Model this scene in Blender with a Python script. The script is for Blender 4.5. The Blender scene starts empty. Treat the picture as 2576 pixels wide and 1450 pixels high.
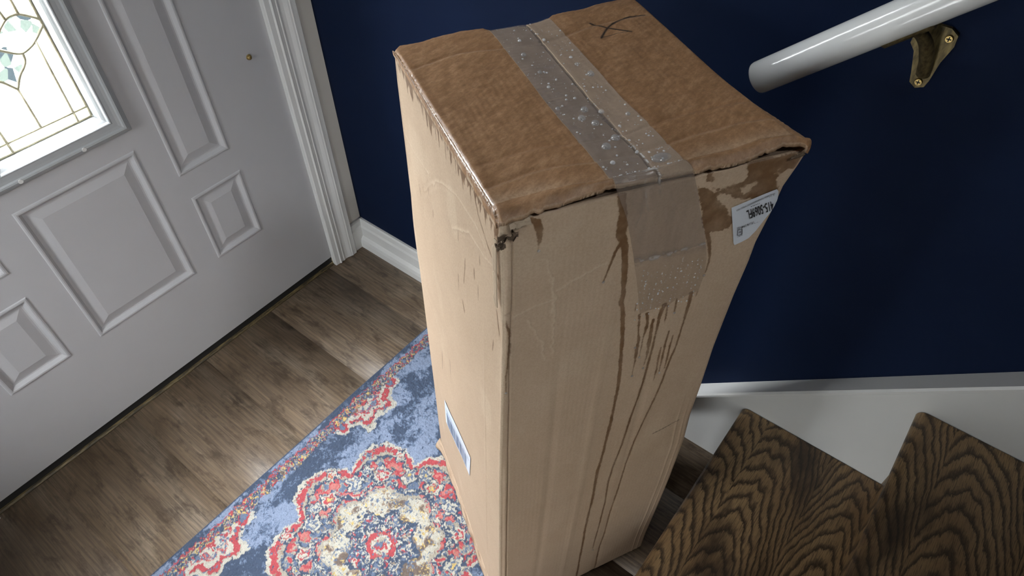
import bpy, bmesh, math, random
import numpy as np
from mathutils import Matrix, Vector

# ------------------------------------------------------------------ camera, world, exposure
SC = bpy.context.scene
COL = SC.collection
cam_d = bpy.data.cameras.new('camera')
cam = bpy.data.objects.new('camera', cam_d)
COL.objects.link(cam)
cam_d.sensor_width = 36.0
cam_d.lens = 36.0 * 1714.41 / 2576.0
cam_d.clip_start = 0.02
cam.matrix_world = Matrix(((0.6165, 0.5844, -0.5276, -0.8441),
                           (-0.7873, 0.4529, -0.4184, -1.2002),
                           (-0.0055, 0.6734, 0.7393, 1.3376),
                           (0, 0, 0, 1)))
SC.camera = cam
SC.view_settings.view_transform = 'Standard'
SC.view_settings.look = 'None'
SC.view_settings.gamma = 1.0
SC.view_settings.use_curve_mapping = False
SC.view_settings.exposure = 0.85

SKY = 110.0        # overcast sky radiance outside
world = bpy.data.worlds.new('overcast sky')
SC.world = world
world.use_nodes = True
wn, wl = world.node_tree.nodes, world.node_tree.links
wn.clear()
w_out = wn.new('ShaderNodeOutputWorld')
w_bg = wn.new('ShaderNodeBackground')
w_tc = wn.new('ShaderNodeTexCoord')
w_sep = wn.new('ShaderNodeSeparateXYZ')
w_rmp = wn.new('ShaderNodeValToRGB')
while len(w_rmp.color_ramp.elements) < 6:
    w_rmp.color_ramp.elements.new(0.5)
for el, (p_, c_) in zip(w_rmp.color_ramp.elements, ((0.47, (0.061, 0.062, 0.059)), (0.51, (0.052, 0.054, 0.051)), (0.60, (0.10, 0.104, 0.106)),
                                                    (0.72, (0.20, 0.207, 0.214)), (0.82, (0.40, 0.415, 0.43)), (0.91, (0.94, 0.97, 1.0)))):
    el.position, el.color = p_, (*c_, 1)
w_mr = wn.new('ShaderNodeMapRange')
w_mr.inputs[1].default_value = -1
wl.new(w_tc.outputs['Generated'], w_sep.inputs[0])
wl.new(w_sep.outputs[2], w_mr.inputs[0])
wl.new(w_mr.outputs[0], w_rmp.inputs[0])
wl.new(w_rmp.outputs[0], w_bg.inputs[0])
w_bg.inputs[1].default_value = SKY
wl.new(w_bg.outputs[0], w_out.inputs[0])


def portal(name, loc, rot, sx, sy):
    d = bpy.data.lights.new(name, 'AREA')
    d.shape = 'RECTANGLE'
    d.size, d.size_y = sx, sy
    d.cycles.is_portal = True
    o = bpy.data.objects.new(name, d)
    COL.objects.link(o)
    o.location, o.rotation_euler = loc, rot
    return o


# daylight enters by the door glass; the rest serve unseen windows added for fill
portal('door_daylight', (-0.5728, 0.062, 1.17), (math.radians(-90), 0, 0), 0.24, 1.10)
portal('added_window_fill', (-1.56, -0.37, 1.10), (0, math.radians(-90), 0), 0.52, 0.34)
portal('added_stairwell_fill', (-0.56, -2.60, 2.78), (math.radians(90), 0, 0), 0.50, 0.56)
portal('added_lower_fill', (-1.56, -1.22, 0.36), (0, math.radians(-90), 0), 0.46, 0.42)

# ------------------------------------------------------------------ helpers
def V(*a):
    return np.array(a, float)


def hash2(ix, iy, seed):
    h = (ix.astype(np.int64) * 374761393 + iy.astype(np.int64) * 668265263 + seed * 982451653) & 0x7fffffff
    h = ((h ^ (h >> 13)) * 1274126177) & 0x7fffffff
    h = h ^ (h >> 16)
    return (h & 0xffff) / 65535.0


def vnoise(x, y, seed=0):
    x, y = np.asarray(x, float), np.asarray(y, float)
    ix, iy = np.floor(x), np.floor(y)
    fx, fy = x - ix, y - iy
    fx, fy = fx * fx * (3 - 2 * fx), fy * fy * (3 - 2 * fy)
    a, b = hash2(ix, iy, seed), hash2(ix + 1, iy, seed)
    c, d = hash2(ix, iy + 1, seed), hash2(ix + 1, iy + 1, seed)
    return (a + (b - a) * fx) * (1 - fy) + (c + (d - c) * fx) * fy


def fbm(x, y, seed=0, oct=4):
    s, a, t = 0.0, 0.5, 0.0
    for k in range(oct):
        s = s + a * vnoise(x * 2 ** k, y * 2 ** k, seed + 17 * k)
        t += a
        a *= 0.5
    return s / t


def sstep(a, b, x):
    t = np.clip((x - a) / (b - a), 0, 1)
    return t * t * (3 - 2 * t)


def poly_at(pts, t):
    """resample a polyline at fractions t of its length"""
    p = np.array(pts, float)
    d = np.r_[0, np.cumsum(np.linalg.norm(np.diff(p, axis=0), axis=1))]
    d /= d[-1]
    return np.stack([np.interp(t, d, p[:, k]) for k in range(p.shape[1])], -1)


def link(name, me, mat=None, parent=None):
    o = bpy.data.objects.new(name, me)
    COL.objects.link(o)
    if mat:
        for m in (mat if isinstance(mat, (list, tuple)) else [mat]):
            me.materials.append(m)
    if parent:
        o.parent = parent
    return o


def raw_mesh(name, verts, quads, smooth=True):
    me = bpy.data.meshes.new(name)
    verts = np.asarray(verts, np.float32).reshape(-1, 3)
    quads = np.asarray(quads, np.int32).reshape(-1, 4)
    me.vertices.add(len(verts))
    me.vertices.foreach_set('co', verts.ravel())
    n = len(quads)
    me.loops.add(n * 4)
    me.loops.foreach_set('vertex_index', quads.ravel())
    me.polygons.add(n)
    me.polygons.foreach_set('loop_start', np.arange(0, n * 4, 4, dtype=np.int32))
    me.polygons.foreach_set('loop_total', np.full(n, 4, np.int32))
    if smooth:
        me.polygons.foreach_set('use_smooth', np.ones(n, bool))
    me.update()
    me.validate()
    return me


def grid_quads(M, N, wrap=False, base=0, flip=False):
    i = np.arange(M - 1)[:, None]
    j = np.arange(N if wrap else N - 1)[None, :]
    j2 = (j + 1) % N
    q = np.stack([i * N + j, i * N + j2, (i + 1) * N + j2, (i + 1) * N + j], -1).reshape(-1, 4) + base
    return q[:, ::-1] if flip else q


def attr(me, name, data):
    a = me.attributes.new(name, 'FLOAT', 'POINT')
    a.data.foreach_set('value', np.asarray(data, np.float32).ravel())


def attr_col(me, name, data):
    a = me.attributes.new(name, 'FLOAT_COLOR', 'POINT')
    d = np.asarray(data, np.float32).reshape(-1, 3)
    a.data.foreach_set('color', np.c_[d, np.ones(len(d), np.float32)].ravel())


def sheet(name, P, mat, parent=None, attrs=None, flip=False, thick=0.0, normal=None):
    """open grid P[M,N,3] as one mesh; with thick it gets a second skin and closed rims"""
    M, N = P.shape[:2]
    q = grid_quads(M, N, flip=flip)
    v = P.reshape(-1, 3)
    rep = 1
    if thick:
        v2 = (P - thick * normal).reshape(-1, 3)
        q2 = grid_quads(M, N, base=M * N, flip=not flip)
        rim = np.r_[np.arange(N), np.arange(1, M) * N + N - 1, (M - 1) * N + np.arange(N - 2, -1, -1),
                    np.arange(M - 2, 0, -1) * N]
        r2 = np.roll(rim, -1)
        qr = np.stack([rim, rim + M * N, r2 + M * N, r2], -1)
        if flip:
            qr = qr[:, ::-1]
        v = np.r_[v, v2]
        q = np.r_[q, q2, qr]
        rep = 2
    me = raw_mesh(name, v, q)
    for k, a in (attrs or {}).items():
        a = np.asarray(a)
        if a.ndim == 3:
            attr_col(me, k, np.concatenate([a.reshape(-1, 3)] * rep))
        else:
            attr(me, k, np.concatenate([a.ravel()] * rep))
    return link(name, me, mat, parent)


def bm_obj(name, bm, mat, parent=None, smooth=False, bevel=0.0, seg=2):
    if bevel:
        bmesh.ops.bevel(bm, geom=[e for e in bm.edges if len(e.link_faces) == 2 and e.calc_face_angle(0) > 0.5],
                        offset=bevel, segments=seg, affect='EDGES', profile=0.5)
    bmesh.ops.recalc_face_normals(bm, faces=bm.faces)
    me = bpy.data.meshes.new(name)
    bm.to_mesh(me)
    bm.free()
    if smooth:
        for p in me.polygons:
            p.use_smooth = True
    return link(name, me, mat, parent)


def box_bm(bm, x0, x1, y0, y1, z0, z1):
    vs = [bm.verts.new(c) for c in ((x0, y0, z0), (x1, y0, z0), (x1, y1, z0), (x0, y1, z0),
                                    (x0, y0, z1), (x1, y0, z1), (x1, y1, z1), (x0, y1, z1))]
    for f in ((0, 3, 2, 1), (4, 5, 6, 7), (0, 1, 5, 4), (1, 2, 6, 5), (2, 3, 7, 6), (3, 0, 4, 7)):
        bm.faces.new([vs[i] for i in f])
    return vs


def prism_bm(bm, poly, axis, a0, a1):
    """extrude a 2-D outline along an axis (0, 1 or 2)"""
    def mk(p, a):
        c = list(p)
        c.insert(axis, a)
        return bm.verts.new(c)
    A = [mk(p, a0) for p in poly]
    B = [mk(p, a1) for p in poly]
    n = len(poly)
    for i in range(n):
        bm.faces.new((A[i], A[(i + 1) % n], B[(i + 1) % n], B[i]))
    bm.faces.new(A[::-1])
    bm.faces.new(B)


def tube_bm(bm, path, r, seg=12, flat=None):
    """round bar along a path; r may be a list; flat scales one cross axis"""
    p = np.array(path, float)
    n = len(p)
    rr = np.full(n, r) if np.isscalar(r) else np.array(r, float)
    t = np.gradient(p, axis=0)
    t /= np.linalg.norm(t, axis=1)[:, None]
    ref = V(0, 0, 1) if abs(t[0][2]) < 0.9 else V(1, 0, 0)
    rings = []
    for i in range(n):
        a = np.cross(t[i], ref)
        a /= np.linalg.norm(a)
        b = np.cross(a, t[i])
        ref = b
        rings.append([bm.verts.new(p[i] + rr[i] * (math.cos(2 * math.pi * k / seg) * a * (flat or 1)
                                                   + math.sin(2 * math.pi * k / seg) * b)) for k in range(seg)])
    for i in range(n - 1):
        for k in range(seg):
            bm.faces.new((rings[i][k], rings[i][(k + 1) % seg], rings[i + 1][(k + 1) % seg], rings[i + 1][k]))
    bm.faces.new(rings[0][::-1])
    bm.faces.new(rings[-1])


def thing(name, label, cat, loc=(0, 0, 0), group=None):
    o = bpy.data.objects.new(name, None)
    COL.objects.link(o)
    o.location = loc
    o.empty_display_size = 0.05
    o['label'], o['category'] = label, cat
    if group:
        o['group'] = group
    return o


def tag(o, label, cat, group=None, kind=None):
    o['label'], o['category'] = label, cat
    if group:
        o['group'] = group
    if kind:
        o['kind'] = kind
    return o


def struct(o):
    o['kind'] = 'structure'
    return o


def settle(parent):
    """children were built in world coordinates: keep them there under a moved parent"""
    bpy.context.view_layer.update()
    for c in parent.children:
        c.matrix_parent_inverse = parent.matrix_world.inverted()


# ------------------------------------------------------------------ materials
class NT:
    def __init__(self, name):
        self.m = bpy.data.materials.new(name)
        self.m.use_nodes = True
        self.n, self.l = self.m.node_tree.nodes, self.m.node_tree.links
        self.n.clear()
        self.out = self.n.new('ShaderNodeOutputMaterial')
        self.b = self.n.new('ShaderNodeBsdfPrincipled')
        self.l.new(self.b.outputs[0], self.out.inputs[0])

    def new(self, t, **k):
        n = self.n.new('ShaderNode' + t)
        for a, v in k.items():
            setattr(n, a, v)
        return n

    def lk(self, a, b):
        self.l.new(a, b)

    def set(self, **k):
        for a, v in k.items():
            i = self.b.inputs[a.replace('_', ' ')]
            if hasattr(v, 'is_linked') or hasattr(v, 'links'):
                self.lk(v, i)
            else:
                i.default_value = (*v, 1) if isinstance(v, tuple) and len(v) == 3 else v
        return self

    def coord(self, scale=(1, 1, 1), kind='Object', loc=(0, 0, 0), rot=(0, 0, 0)):
        t = self.new('TexCoord')
        mp = self.new('Mapping')
        mp.inputs['Scale'].default_value = scale
        mp.inputs['Location'].default_value = loc
        mp.inputs['Rotation'].default_value = rot
        self.lk(t.outputs[kind], mp.inputs[0])
        return mp.outputs[0]

    def noise(self, vec, scale, detail=3, rough=0.5, dist=0.0):
        n = self.new('TexNoise')
        n.inputs['Scale'].default_value = scale
        n.inputs['Detail'].default_value = detail
        n.inputs['Roughness'].default_value = rough
        n.inputs['Distortion'].default_value = dist
        if vec is not None:
            self.lk(vec, n.inputs['Vector'])
        return n.outputs[0]

    def ramp(self, fac, stops, interp='LINEAR'):
        r = self.new('ValToRGB')
        r.color_ramp.interpolation = interp
        e = r.color_ramp.elements
        while len(e) < len(stops):
            e.new(0.5)
        for i, (p, c) in enumerate(stops):
            e[i].position = p
            e[i].color = (*c, 1) if isinstance(c, tuple) else (c, c, c, 1)
        self.lk(fac, r.inputs[0])
        return r.outputs[0]

    def mix(self, fac, a, b, mode='MIX'):
        m = self.new('MixRGB', blend_type=mode)
        for i, v in ((0, fac), (1, a), (2, b)):
            if hasattr(v, 'links'):
                self.lk(v, m.inputs[i])
            else:
                m.inputs[i].default_value = (*v, 1) if isinstance(v, tuple) else v
        return m.outputs[0]

    def math(self, op, a, b=0.0):
        m = self.new('Math', operation=op)
        for i, v in ((0, a), (1, b)):
            if hasattr(v, 'links'):
                self.lk(v, m.inputs[i])
            else:
                m.inputs[i].default_value = v
        return m.outputs[0]

    def attr(self, name, out='Fac'):
        a = self.new('Attribute', attribute_name=name)
        return a.outputs[out]

    def schlick(self):
        """reflectance of a thin sheet, the same from both sides"""
        lw = self.new('LayerWeight')
        lw.inputs[0].default_value = 0.5
        f = self.math('POWER', lw.outputs['Facing'], 5.0)
        return self.math('ADD', self.math('MULTIPLY', f, 0.9), 0.04)

    def bump(self, h, strength=0.3, dist=0.001):
        b = self.new('Bump')
        b.inputs['Strength'].default_value = strength
        b.inputs['Distance'].default_value = dist
        self.lk(h, b.inputs['Height'])
        self.lk(b.outputs[0], self.b.inputs['Normal'])
        return self


def plain(name, col, rough=0.5, metal=0.0, bump=None, **k):
    t = NT(name)
    t.set(Base_Color=col, Roughness=rough, Metallic=metal)
    for a, v in k.items():
        t.b.inputs[a.replace('_', ' ')].default_value = v
    if bump:
        t.bump(t.noise(t.coord(), bump[0], 4), bump[1], bump[2])
    return t.m


def paint(name, col, rough, scale=260, strength=0.15, var=0.05, spec=0.5):
    t = NT(name)
    c = t.coord()
    n = t.noise(c, 9, 4)
    t.set(Base_Color=t.mix(n, tuple(v * (1 - var) for v in col), tuple(v * (1 + var) for v in col)), Roughness=rough)
    t.bump(t.noise(c, scale, 3), strength, 0.0006)
    t.b.inputs['Specular IOR Level'].default_value = spec
    return t.m


M_NAVY = paint('navy wall paint', (0.0036, 0.0105, 0.036), 0.7, 420, 0.35, 0.12, 0.12)
M_DOOR = paint('white door paint', (0.485, 0.485, 0.495), 0.45, 600, 0.12, 0.03)
M_TRIM = paint('white trim paint', (0.72, 0.72, 0.70), 0.35, 200, 0.15, 0.04)
M_WALLW = paint('off white wall paint', (0.72, 0.69, 0.63), 0.6, 420, 0.2, 0.05)
M_ROOM = paint('light room paint', (0.55, 0.54, 0.52), 0.7, 420, 0.2, 0.05)
M_RAIL = paint('glossy white rail paint', (0.82, 0.83, 0.82), 0.13, 130, 0.22, 0.03)
M_DARK = plain('dark gap rubber', (0.012, 0.012, 0.011), 0.7)
M_INK = plain('black print', (0.012, 0.012, 0.014), 0.6)
M_BARS = plain('faded barcode print', (0.16, 0.21, 0.30), 0.5)
M_PAPER = paint('white label paper', (0.62, 0.65, 0.70), 0.45, 900, 0.1, 0.03)
M_PAPERB = plain('barcode label paper', (0.70, 0.76, 0.86), 0.3)
M_BRASS = plain('brass', (0.36, 0.255, 0.10), 0.38, 0.9)


def came_mat():
    t = NT('glare paled brass came')
    n = t.noise(t.coord(), 120, 3)
    t.set(Base_Color=t.ramp(n, [(0.35, (0.42, 0.39, 0.27)), (0.7, (0.60, 0.55, 0.38))]), Roughness=0.5, Metallic=0.0)  # paler than brass: window glare put into the colour
    return t.m


M_CAME = came_mat()


def bracket_mat():
    t = NT('tarnished brass')
    c = t.coord((1, 1, 0.3))
    n = t.noise(c, 260, 4)
    t.set(Base_Color=t.ramp(n, [(0.3, (0.060, 0.045, 0.020)), (0.7, (0.22, 0.165, 0.07))]), Roughness=0.5, Metallic=0.55)
    t.bump(n, 0.3, 0.0005)
    return t.m


M_TARN = bracket_mat()


def glass_mat(name, rough, bevel):
    """thin privacy glass: lets daylight through, scatters part of it, glints at grazing angles"""
    t = NT(name)
    t.n.remove(t.b)
    tr = t.new('BsdfTransparent')
    tl = t.new('BsdfTranslucent')
    gl = t.new('BsdfGlossy')
    gl.inputs['Roughness'].default_value = 0.08
    c = t.coord()
    v = t.new('TexVoronoi')
    v.inputs['Scale'].default_value = bevel
    t.lk(c, v.inputs['Vector'])
    tl.inputs[0].default_value = (0.93, 0.97, 1.0, 1)
    if rough < 0.3:
        tint = t.ramp(v.outputs['Color'], [(0.0, (0.018, 0.024, 0.028)), (0.22, (0.05, 0.062, 0.056)), (0.34, (0.97, 1, 1))], 'CONSTANT')  # dark cells paint the bevels' refraction into the tint
        t.lk(tint, tr.inputs[0])
        t.lk(tint, tl.inputs[0])
    m1 = t.new('MixShader')
    m1.inputs[0].default_value = 0.07
    t.lk(tr.outputs[0], m1.inputs[1])
    t.lk(tl.outputs[0], m1.inputs[2])
    fr = t.schlick()
    bp_ = t.new('Bump')
    bp_.inputs['Strength'].default_value = 0.5
    bp_.inputs['Distance'].default_value = 0.002
    t.lk(t.noise(c, 60, 2), bp_.inputs['Height'])
    t.lk(bp_.outputs[0], gl.inputs['Normal'])
    m2 = t.new('MixShader')
    t.lk(fr, m2.inputs[0])
    t.lk(m1.outputs[0], m2.inputs[1])
    t.lk(gl.outputs[0], m2.inputs[2])
    t.lk(m2.outputs[0], t.out.inputs[0])
    return t.m


M_GLASS = glass_mat('seeded privacy glass', 0.4, 90)
M_GLASSB = glass_mat('bevelled glass painted facets', 0.1, 75)


def floor_mat():
    t = NT('weathered plank vinyl')
    pid = t.attr('plank')
    c = t.new('TexCoord')
    sh = t.new('CombineXYZ')
    t.lk(t.math('MULTIPLY', pid, 3.7), sh.inputs[0])
    t.lk(t.math('MULTIPLY', pid, 1.9), sh.inputs[1])
    add = t.new('VectorMath', operation='ADD')
    t.lk(c.outputs['Object'], add.inputs[0])
    t.lk(sh.outputs[0], add.inputs[1])

    def mp(s):
        m = t.new('Mapping')
        m.inputs['Scale'].default_value = s
        t.lk(add.outputs[0], m.inputs[0])
        return m.outputs[0]
    big = t.noise(mp((7, 2.2, 1)), 1.6, 4, 0.6, 0.6)
    # long growth rings, opening into cathedrals
    wv = t.new('TexWave', wave_type='BANDS', bands_direction='X')
    wv.inputs['Scale'].default_value = 34
    wv.inputs['Distortion'].default_value = 9
    wv.inputs['Detail'].default_value = 3
    wv.inputs['Detail Scale'].default_value = 0.55
    t.lk(mp((1, 0.22, 1)), wv.inputs['Vector'])
    fine = t.noise(mp((330, 7, 1)), 1.0, 4, 0.65)
    blot = t.noise(mp((44, 13, 1)), 1.0, 5, 0.72, 0.25)
    base = t.ramp(big, [(0.30, (0.120, 0.080, 0.048)), (0.5, (0.205, 0.146, 0.094)), (0.70, (0.290, 0.228, 0.165))])
    base = t.mix(t.ramp(wv.outputs[0], [(0.25, 0.0), (0.6, 0.55)]), base, t.mix(0.5, base, (0.06, 0.045, 0.032)))
    base = t.mix(t.ramp(fine, [(0.42, 0.0), (0.68, 0.75)]), base, (0.070, 0.050, 0.034))
    base = t.mix(t.ramp(blot, [(0.50, 0.0), (0.66, 0.85)]), base, (0.050, 0.033, 0.020))
    t.set(Base_Color=base, Roughness=t.ramp(fine, [(0.3, 0.33), (0.8, 0.5)]))
    t.bump(t.math('ADD', fine, t.math('MULTIPLY', wv.outputs[0], 0.5)), 0.25, 0.0005)
    return t.m


M_FLOOR = floor_mat()


def oak_mat():
    """flat sawn boards glued edge to edge: growth rings cut into long arches along X"""
    t = NT('dark stained oak')
    c = t.coord()
    sep = t.new('SeparateXYZ')
    t.lk(c, sep.inputs[0])
    X, Y = sep.outputs[0], sep.outputs[1]
    bw = 0.118
    yb = t.math('DIVIDE', t.math('ADD', Y, 3.0 + 0.048), bw)
    idx = t.math('FLOOR', yb)
    fr = t.math('SUBTRACT', yb, idx)
    wn_ = t.new('TexWhiteNoise', noise_dimensions='1D')
    t.lk(idx, wn_.inputs['W'])
    rnd = t.new('SeparateColor')
    t.lk(wn_.outputs['Color'], rnd.inputs[0])
    # pith line inside the board, and how fast the cut leaves it
    off = t.math('ADD', t.math('MULTIPLY', rnd.outputs[0], 0.5), 0.25)
    dy = t.math('MULTIPLY', t.math('SUBTRACT', fr, off), bw)
    dy = t.math('ADD', dy, t.math('MULTIPLY', t.math('SUBTRACT', t.noise(t.coord((5, 9, 1)), 1.0, 2), 0.5), 0.028))
    x0 = t.math('SUBTRACT', t.math('MULTIPLY', rnd.outputs[1], -0.6), 0.55)
    d = t.math('MULTIPLY', t.math('SUBTRACT', X, x0), 0.125)
    wob = t.math('MULTIPLY', t.math('SUBTRACT', t.noise(t.coord((28, 60, 1)), 1.0, 3, 0.6), 0.5), 0.0045)
    rho = t.math('SQRT', t.math('ADD', t.math('MULTIPLY', dy, dy), t.math('MULTIPLY', d, d)))
    rho = t.math('ADD', rho, wob)
    ring = t.math('FRACT', t.math('ADD', t.math('MULTIPLY', rho, 215.0), t.math('MULTIPLY', t.noise(t.coord((6, 46, 1)), 1.0, 2), 1.5)))
    fine = t.noise(t.coord((130, 1100, 300)), 1.0, 2, 0.6)
    g = t.ramp(t.math('ADD', ring, t.math('MULTIPLY', t.math('SUBTRACT', fine, 0.5), 0.55)), [(0.02, 0.95), (0.22, 0.65), (0.40, 0.12), (0.85, 0.0), (1.0, 0.9)])
    pore = t.noise(t.coord((44, 1000, 300)), 1.0, 3, 0.6)
    blot = t.noise(t.coord((5, 14, 8)), 1.0, 4, 0.6)
    light = t.ramp(blot, [(0.3, (0.255, 0.150, 0.068)), (0.7, (0.43, 0.280, 0.137))])
    col = t.mix(g, light, (0.040, 0.026, 0.015))
    col = t.mix(t.ramp(pore, [(0.48, 0.0), (0.70, 0.8)]), col, (0.035, 0.022, 0.013))
    dk = t.noise(t.coord((4, 10, 5), loc=(3, 1, 0)), 1.0, 4, 0.6)
    col = t.mix(t.ramp(dk, [(0.50, 0.0), (0.66, 0.8)]), col, (0.030, 0.019, 0.012))
    t.set(Base_Color=col, Roughness=0.42)
    t.bump(t.math('SUBTRACT', 1.0, t.math('ADD', pore, t.math('MULTIPLY', g, 0.4))), 0.3, 0.0006)
    return t.m


M_OAK = oak_mat()


def card_mat(name, top=False):
    """corrugated board; attributes: wet (signed, >0 soaked), ink, rub (pale scuffs), gloss"""
    t = NT(name)
    c = t.coord()
    fib = t.noise(c, 420, 3, 0.6)
    mot = t.noise(t.coord((75, 190, 60), rot=(0, 0, math.radians(-29.4))), 1.0, 4, 0.6) if top else t.noise(c, 22, 4, 0.65)
    edge = t.noise(c, 700, 2)
    dry = t.mix(mot, (0.435, 0.318, 0.217), (0.500, 0.378, 0.268))
    dry = t.mix(t.ramp(fib, [(0.35, 0.25), (0.6, 0.0)]), dry, (0.30, 0.20, 0.125))
    wet = t.ramp(mot, [(0.33, (0.235, 0.122, 0.054)), (0.5, (0.300, 0.162, 0.077)), (0.68, (0.385, 0.225, 0.118))])
    wet = t.mix(t.ramp(fib, [(0.3, 0.35), (0.55, 0.0)]), wet, (0.15, 0.080, 0.038))
    if not top:
        wet = t.mix(0.80, wet, (0.125, 0.066, 0.030))
    w = t.attr('wet')
    ww = t.math('ADD', w, t.math('MULTIPLY', t.math('SUBTRACT', edge, 0.5), 0.5))
    wf = t.ramp(ww, [(0.42, 0.0), (0.58, 1.0)]) if top else t.math('MULTIPLY', t.ramp(ww, [(0.30, 0.0), (0.68, 1.0)]), t.ramp(t.noise(c, 75, 3), [(0.30, 0.72), (0.6, 1.0)]))
    col = t.mix(wf, dry, wet)
    rub = t.math('MULTIPLY', t.attr('rub'), t.ramp(fib, [(0.3, 0.4), (0.7, 1.0)]))
    col = t.mix(rub, col, (0.60, 0.49, 0.36))
    ink = t.math('MULTIPLY', t.attr('ink'), t.ramp(fib, [(0.25, 0.6), (0.5, 1.0)]))
    col = t.mix(ink, col, (0.018, 0.014, 0.012))
    gl = t.attr('gloss')
    gsp = t.math('MULTIPLY', gl, t.ramp(t.noise(c, 330, 2), [(0.4, 0.0), (0.5, 1.0)]))
    r = t.mix(wf, 0.82 if False else (0.82, 0.82, 0.82), (0.55, 0.55, 0.55) if top else (0.42, 0.42, 0.42))
    r = t.mix(gsp, r, (0.10, 0.10, 0.10))
    t.set(Base_Color=col, Roughness=r)
    t.lk(t.math('MULTIPLY', gl, 1.0), t.b.inputs['Coat Weight'])
    t.b.inputs['Coat Roughness'].default_value = 0.08
    flute = t.attr('flute')
    h = t.math('ADD', t.math('MULTIPLY', fib, 0.35), t.math('MULTIPLY', mot, 0.8))
    h = t.math('ADD', h, t.math('MULTIPLY', t.noise(c, 240, 2), t.math('MULTIPLY', gl, 5.0)))
    t.bump(h, 0.35, 0.0011)
    return t.m


M_CARD = card_mat('kraft board')
M_WETCARD = card_mat('rain soaked kraft board', True)
M_TORN = plain('torn board core and gap shade', (0.105, 0.070, 0.043), 0.85, bump=(300, 0.6, 0.001))  # darkened: shade of the flap gap put into the board colour


def tape_mat():
    t = NT('clear packing tape')
    c = t.coord()
    t.set(Base_Color=t.mix(t.attr('white'), t.mix(t.attr('side'), (0.43, 0.335, 0.265), (0.285, 0.232, 0.20)), (0.85, 0.85, 0.83)), Roughness=0.2)  # 'white' paints glints of the wrinkles into the film colour
    t.b.inputs['Specular IOR Level'].default_value = 0.45
    wr = t.noise(t.coord((60, 60, 60)), 1.0, 3, 0.6, 0.8)
    t.bump(t.math('ADD', wr, t.math('MULTIPLY', t.attr('wrinkle'), 4.0)), 0.30, 0.0012)
    tr = t.new('BsdfTransparent')
    tr.inputs[0].default_value = (0.97, 0.96, 0.95, 1)
    m = t.new('MixShader')
    al = t.math('MULTIPLY', t.attr('film'), 1.0)
    t.lk(al, m.inputs[0])
    t.lk(tr.outputs[0], m.inputs[1])
    t.lk(t.b.outputs[0], m.inputs[2])
    t.lk(m.outputs[0], t.out.inputs[0])
    return t.m


M_TAPE = tape_mat()


def water_mat(name='rain water', glint_white=0.15):
    """beads too small to refract anything readable: clear body, mirror-like skin, white painted in for glints"""
    t = NT(name)
    t.n.remove(t.b)
    tr = t.new('BsdfTransparent')
    tr.inputs[0].default_value = (0.98, 0.985, 0.99, 1)
    rf = t.new('BsdfRefraction')
    rf.inputs['IOR'].default_value = 1.33
    rf.inputs['Roughness'].default_value = 0.0
    gl = t.new('BsdfGlossy')
    gl.inputs['Roughness'].default_value = 0.11
    fr = t.schlick()
    m1 = t.new('MixShader')
    m1.inputs[0].default_value = 0.12
    t.lk(tr.outputs[0], m1.inputs[1])
    t.lk(rf.outputs[0], m1.inputs[2])
    m2 = t.new('MixShader')
    t.lk(t.math('ADD', t.math('MULTIPLY', fr, 1.1), 0.07), m2.inputs[0])
    t.lk(m1.outputs[0], m2.inputs[1])
    t.lk(gl.outputs[0], m2.inputs[2])
    df = t.new('BsdfDiffuse')  # white body colour standing for glints in the drops
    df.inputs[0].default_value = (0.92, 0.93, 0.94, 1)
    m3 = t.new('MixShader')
    m3.inputs[0].default_value = glint_white
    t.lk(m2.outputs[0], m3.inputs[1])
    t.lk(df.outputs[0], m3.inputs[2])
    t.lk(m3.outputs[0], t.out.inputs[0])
    return t.m


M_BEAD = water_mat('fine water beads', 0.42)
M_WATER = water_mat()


def rug_mat():
    t = NT('woven rug pile')
    c = t.coord()
    f = t.noise(c, 620, 2)
    col = t.mix(t.ramp(f, [(0.3, 0.35), (0.6, 0.0)]), t.attr('pile', 'Color'), (0.03, 0.03, 0.035))
    t.set(Base_Color=col, Roughness=0.95)
    t.b.inputs['Sheen Weight'].default_value = 0.15
    t.bump(f, 0.5, 0.0015)
    return t.m


M_RUG = rug_mat()

# ------------------------------------------------------------------ room shell
# X = 0 navy wall, Y = 0 door wall, Z = 0 floor
XD, CX = -0.1158, -0.5728            # door latch edge, door middle
XDL = 2 * CX - XD


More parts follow.
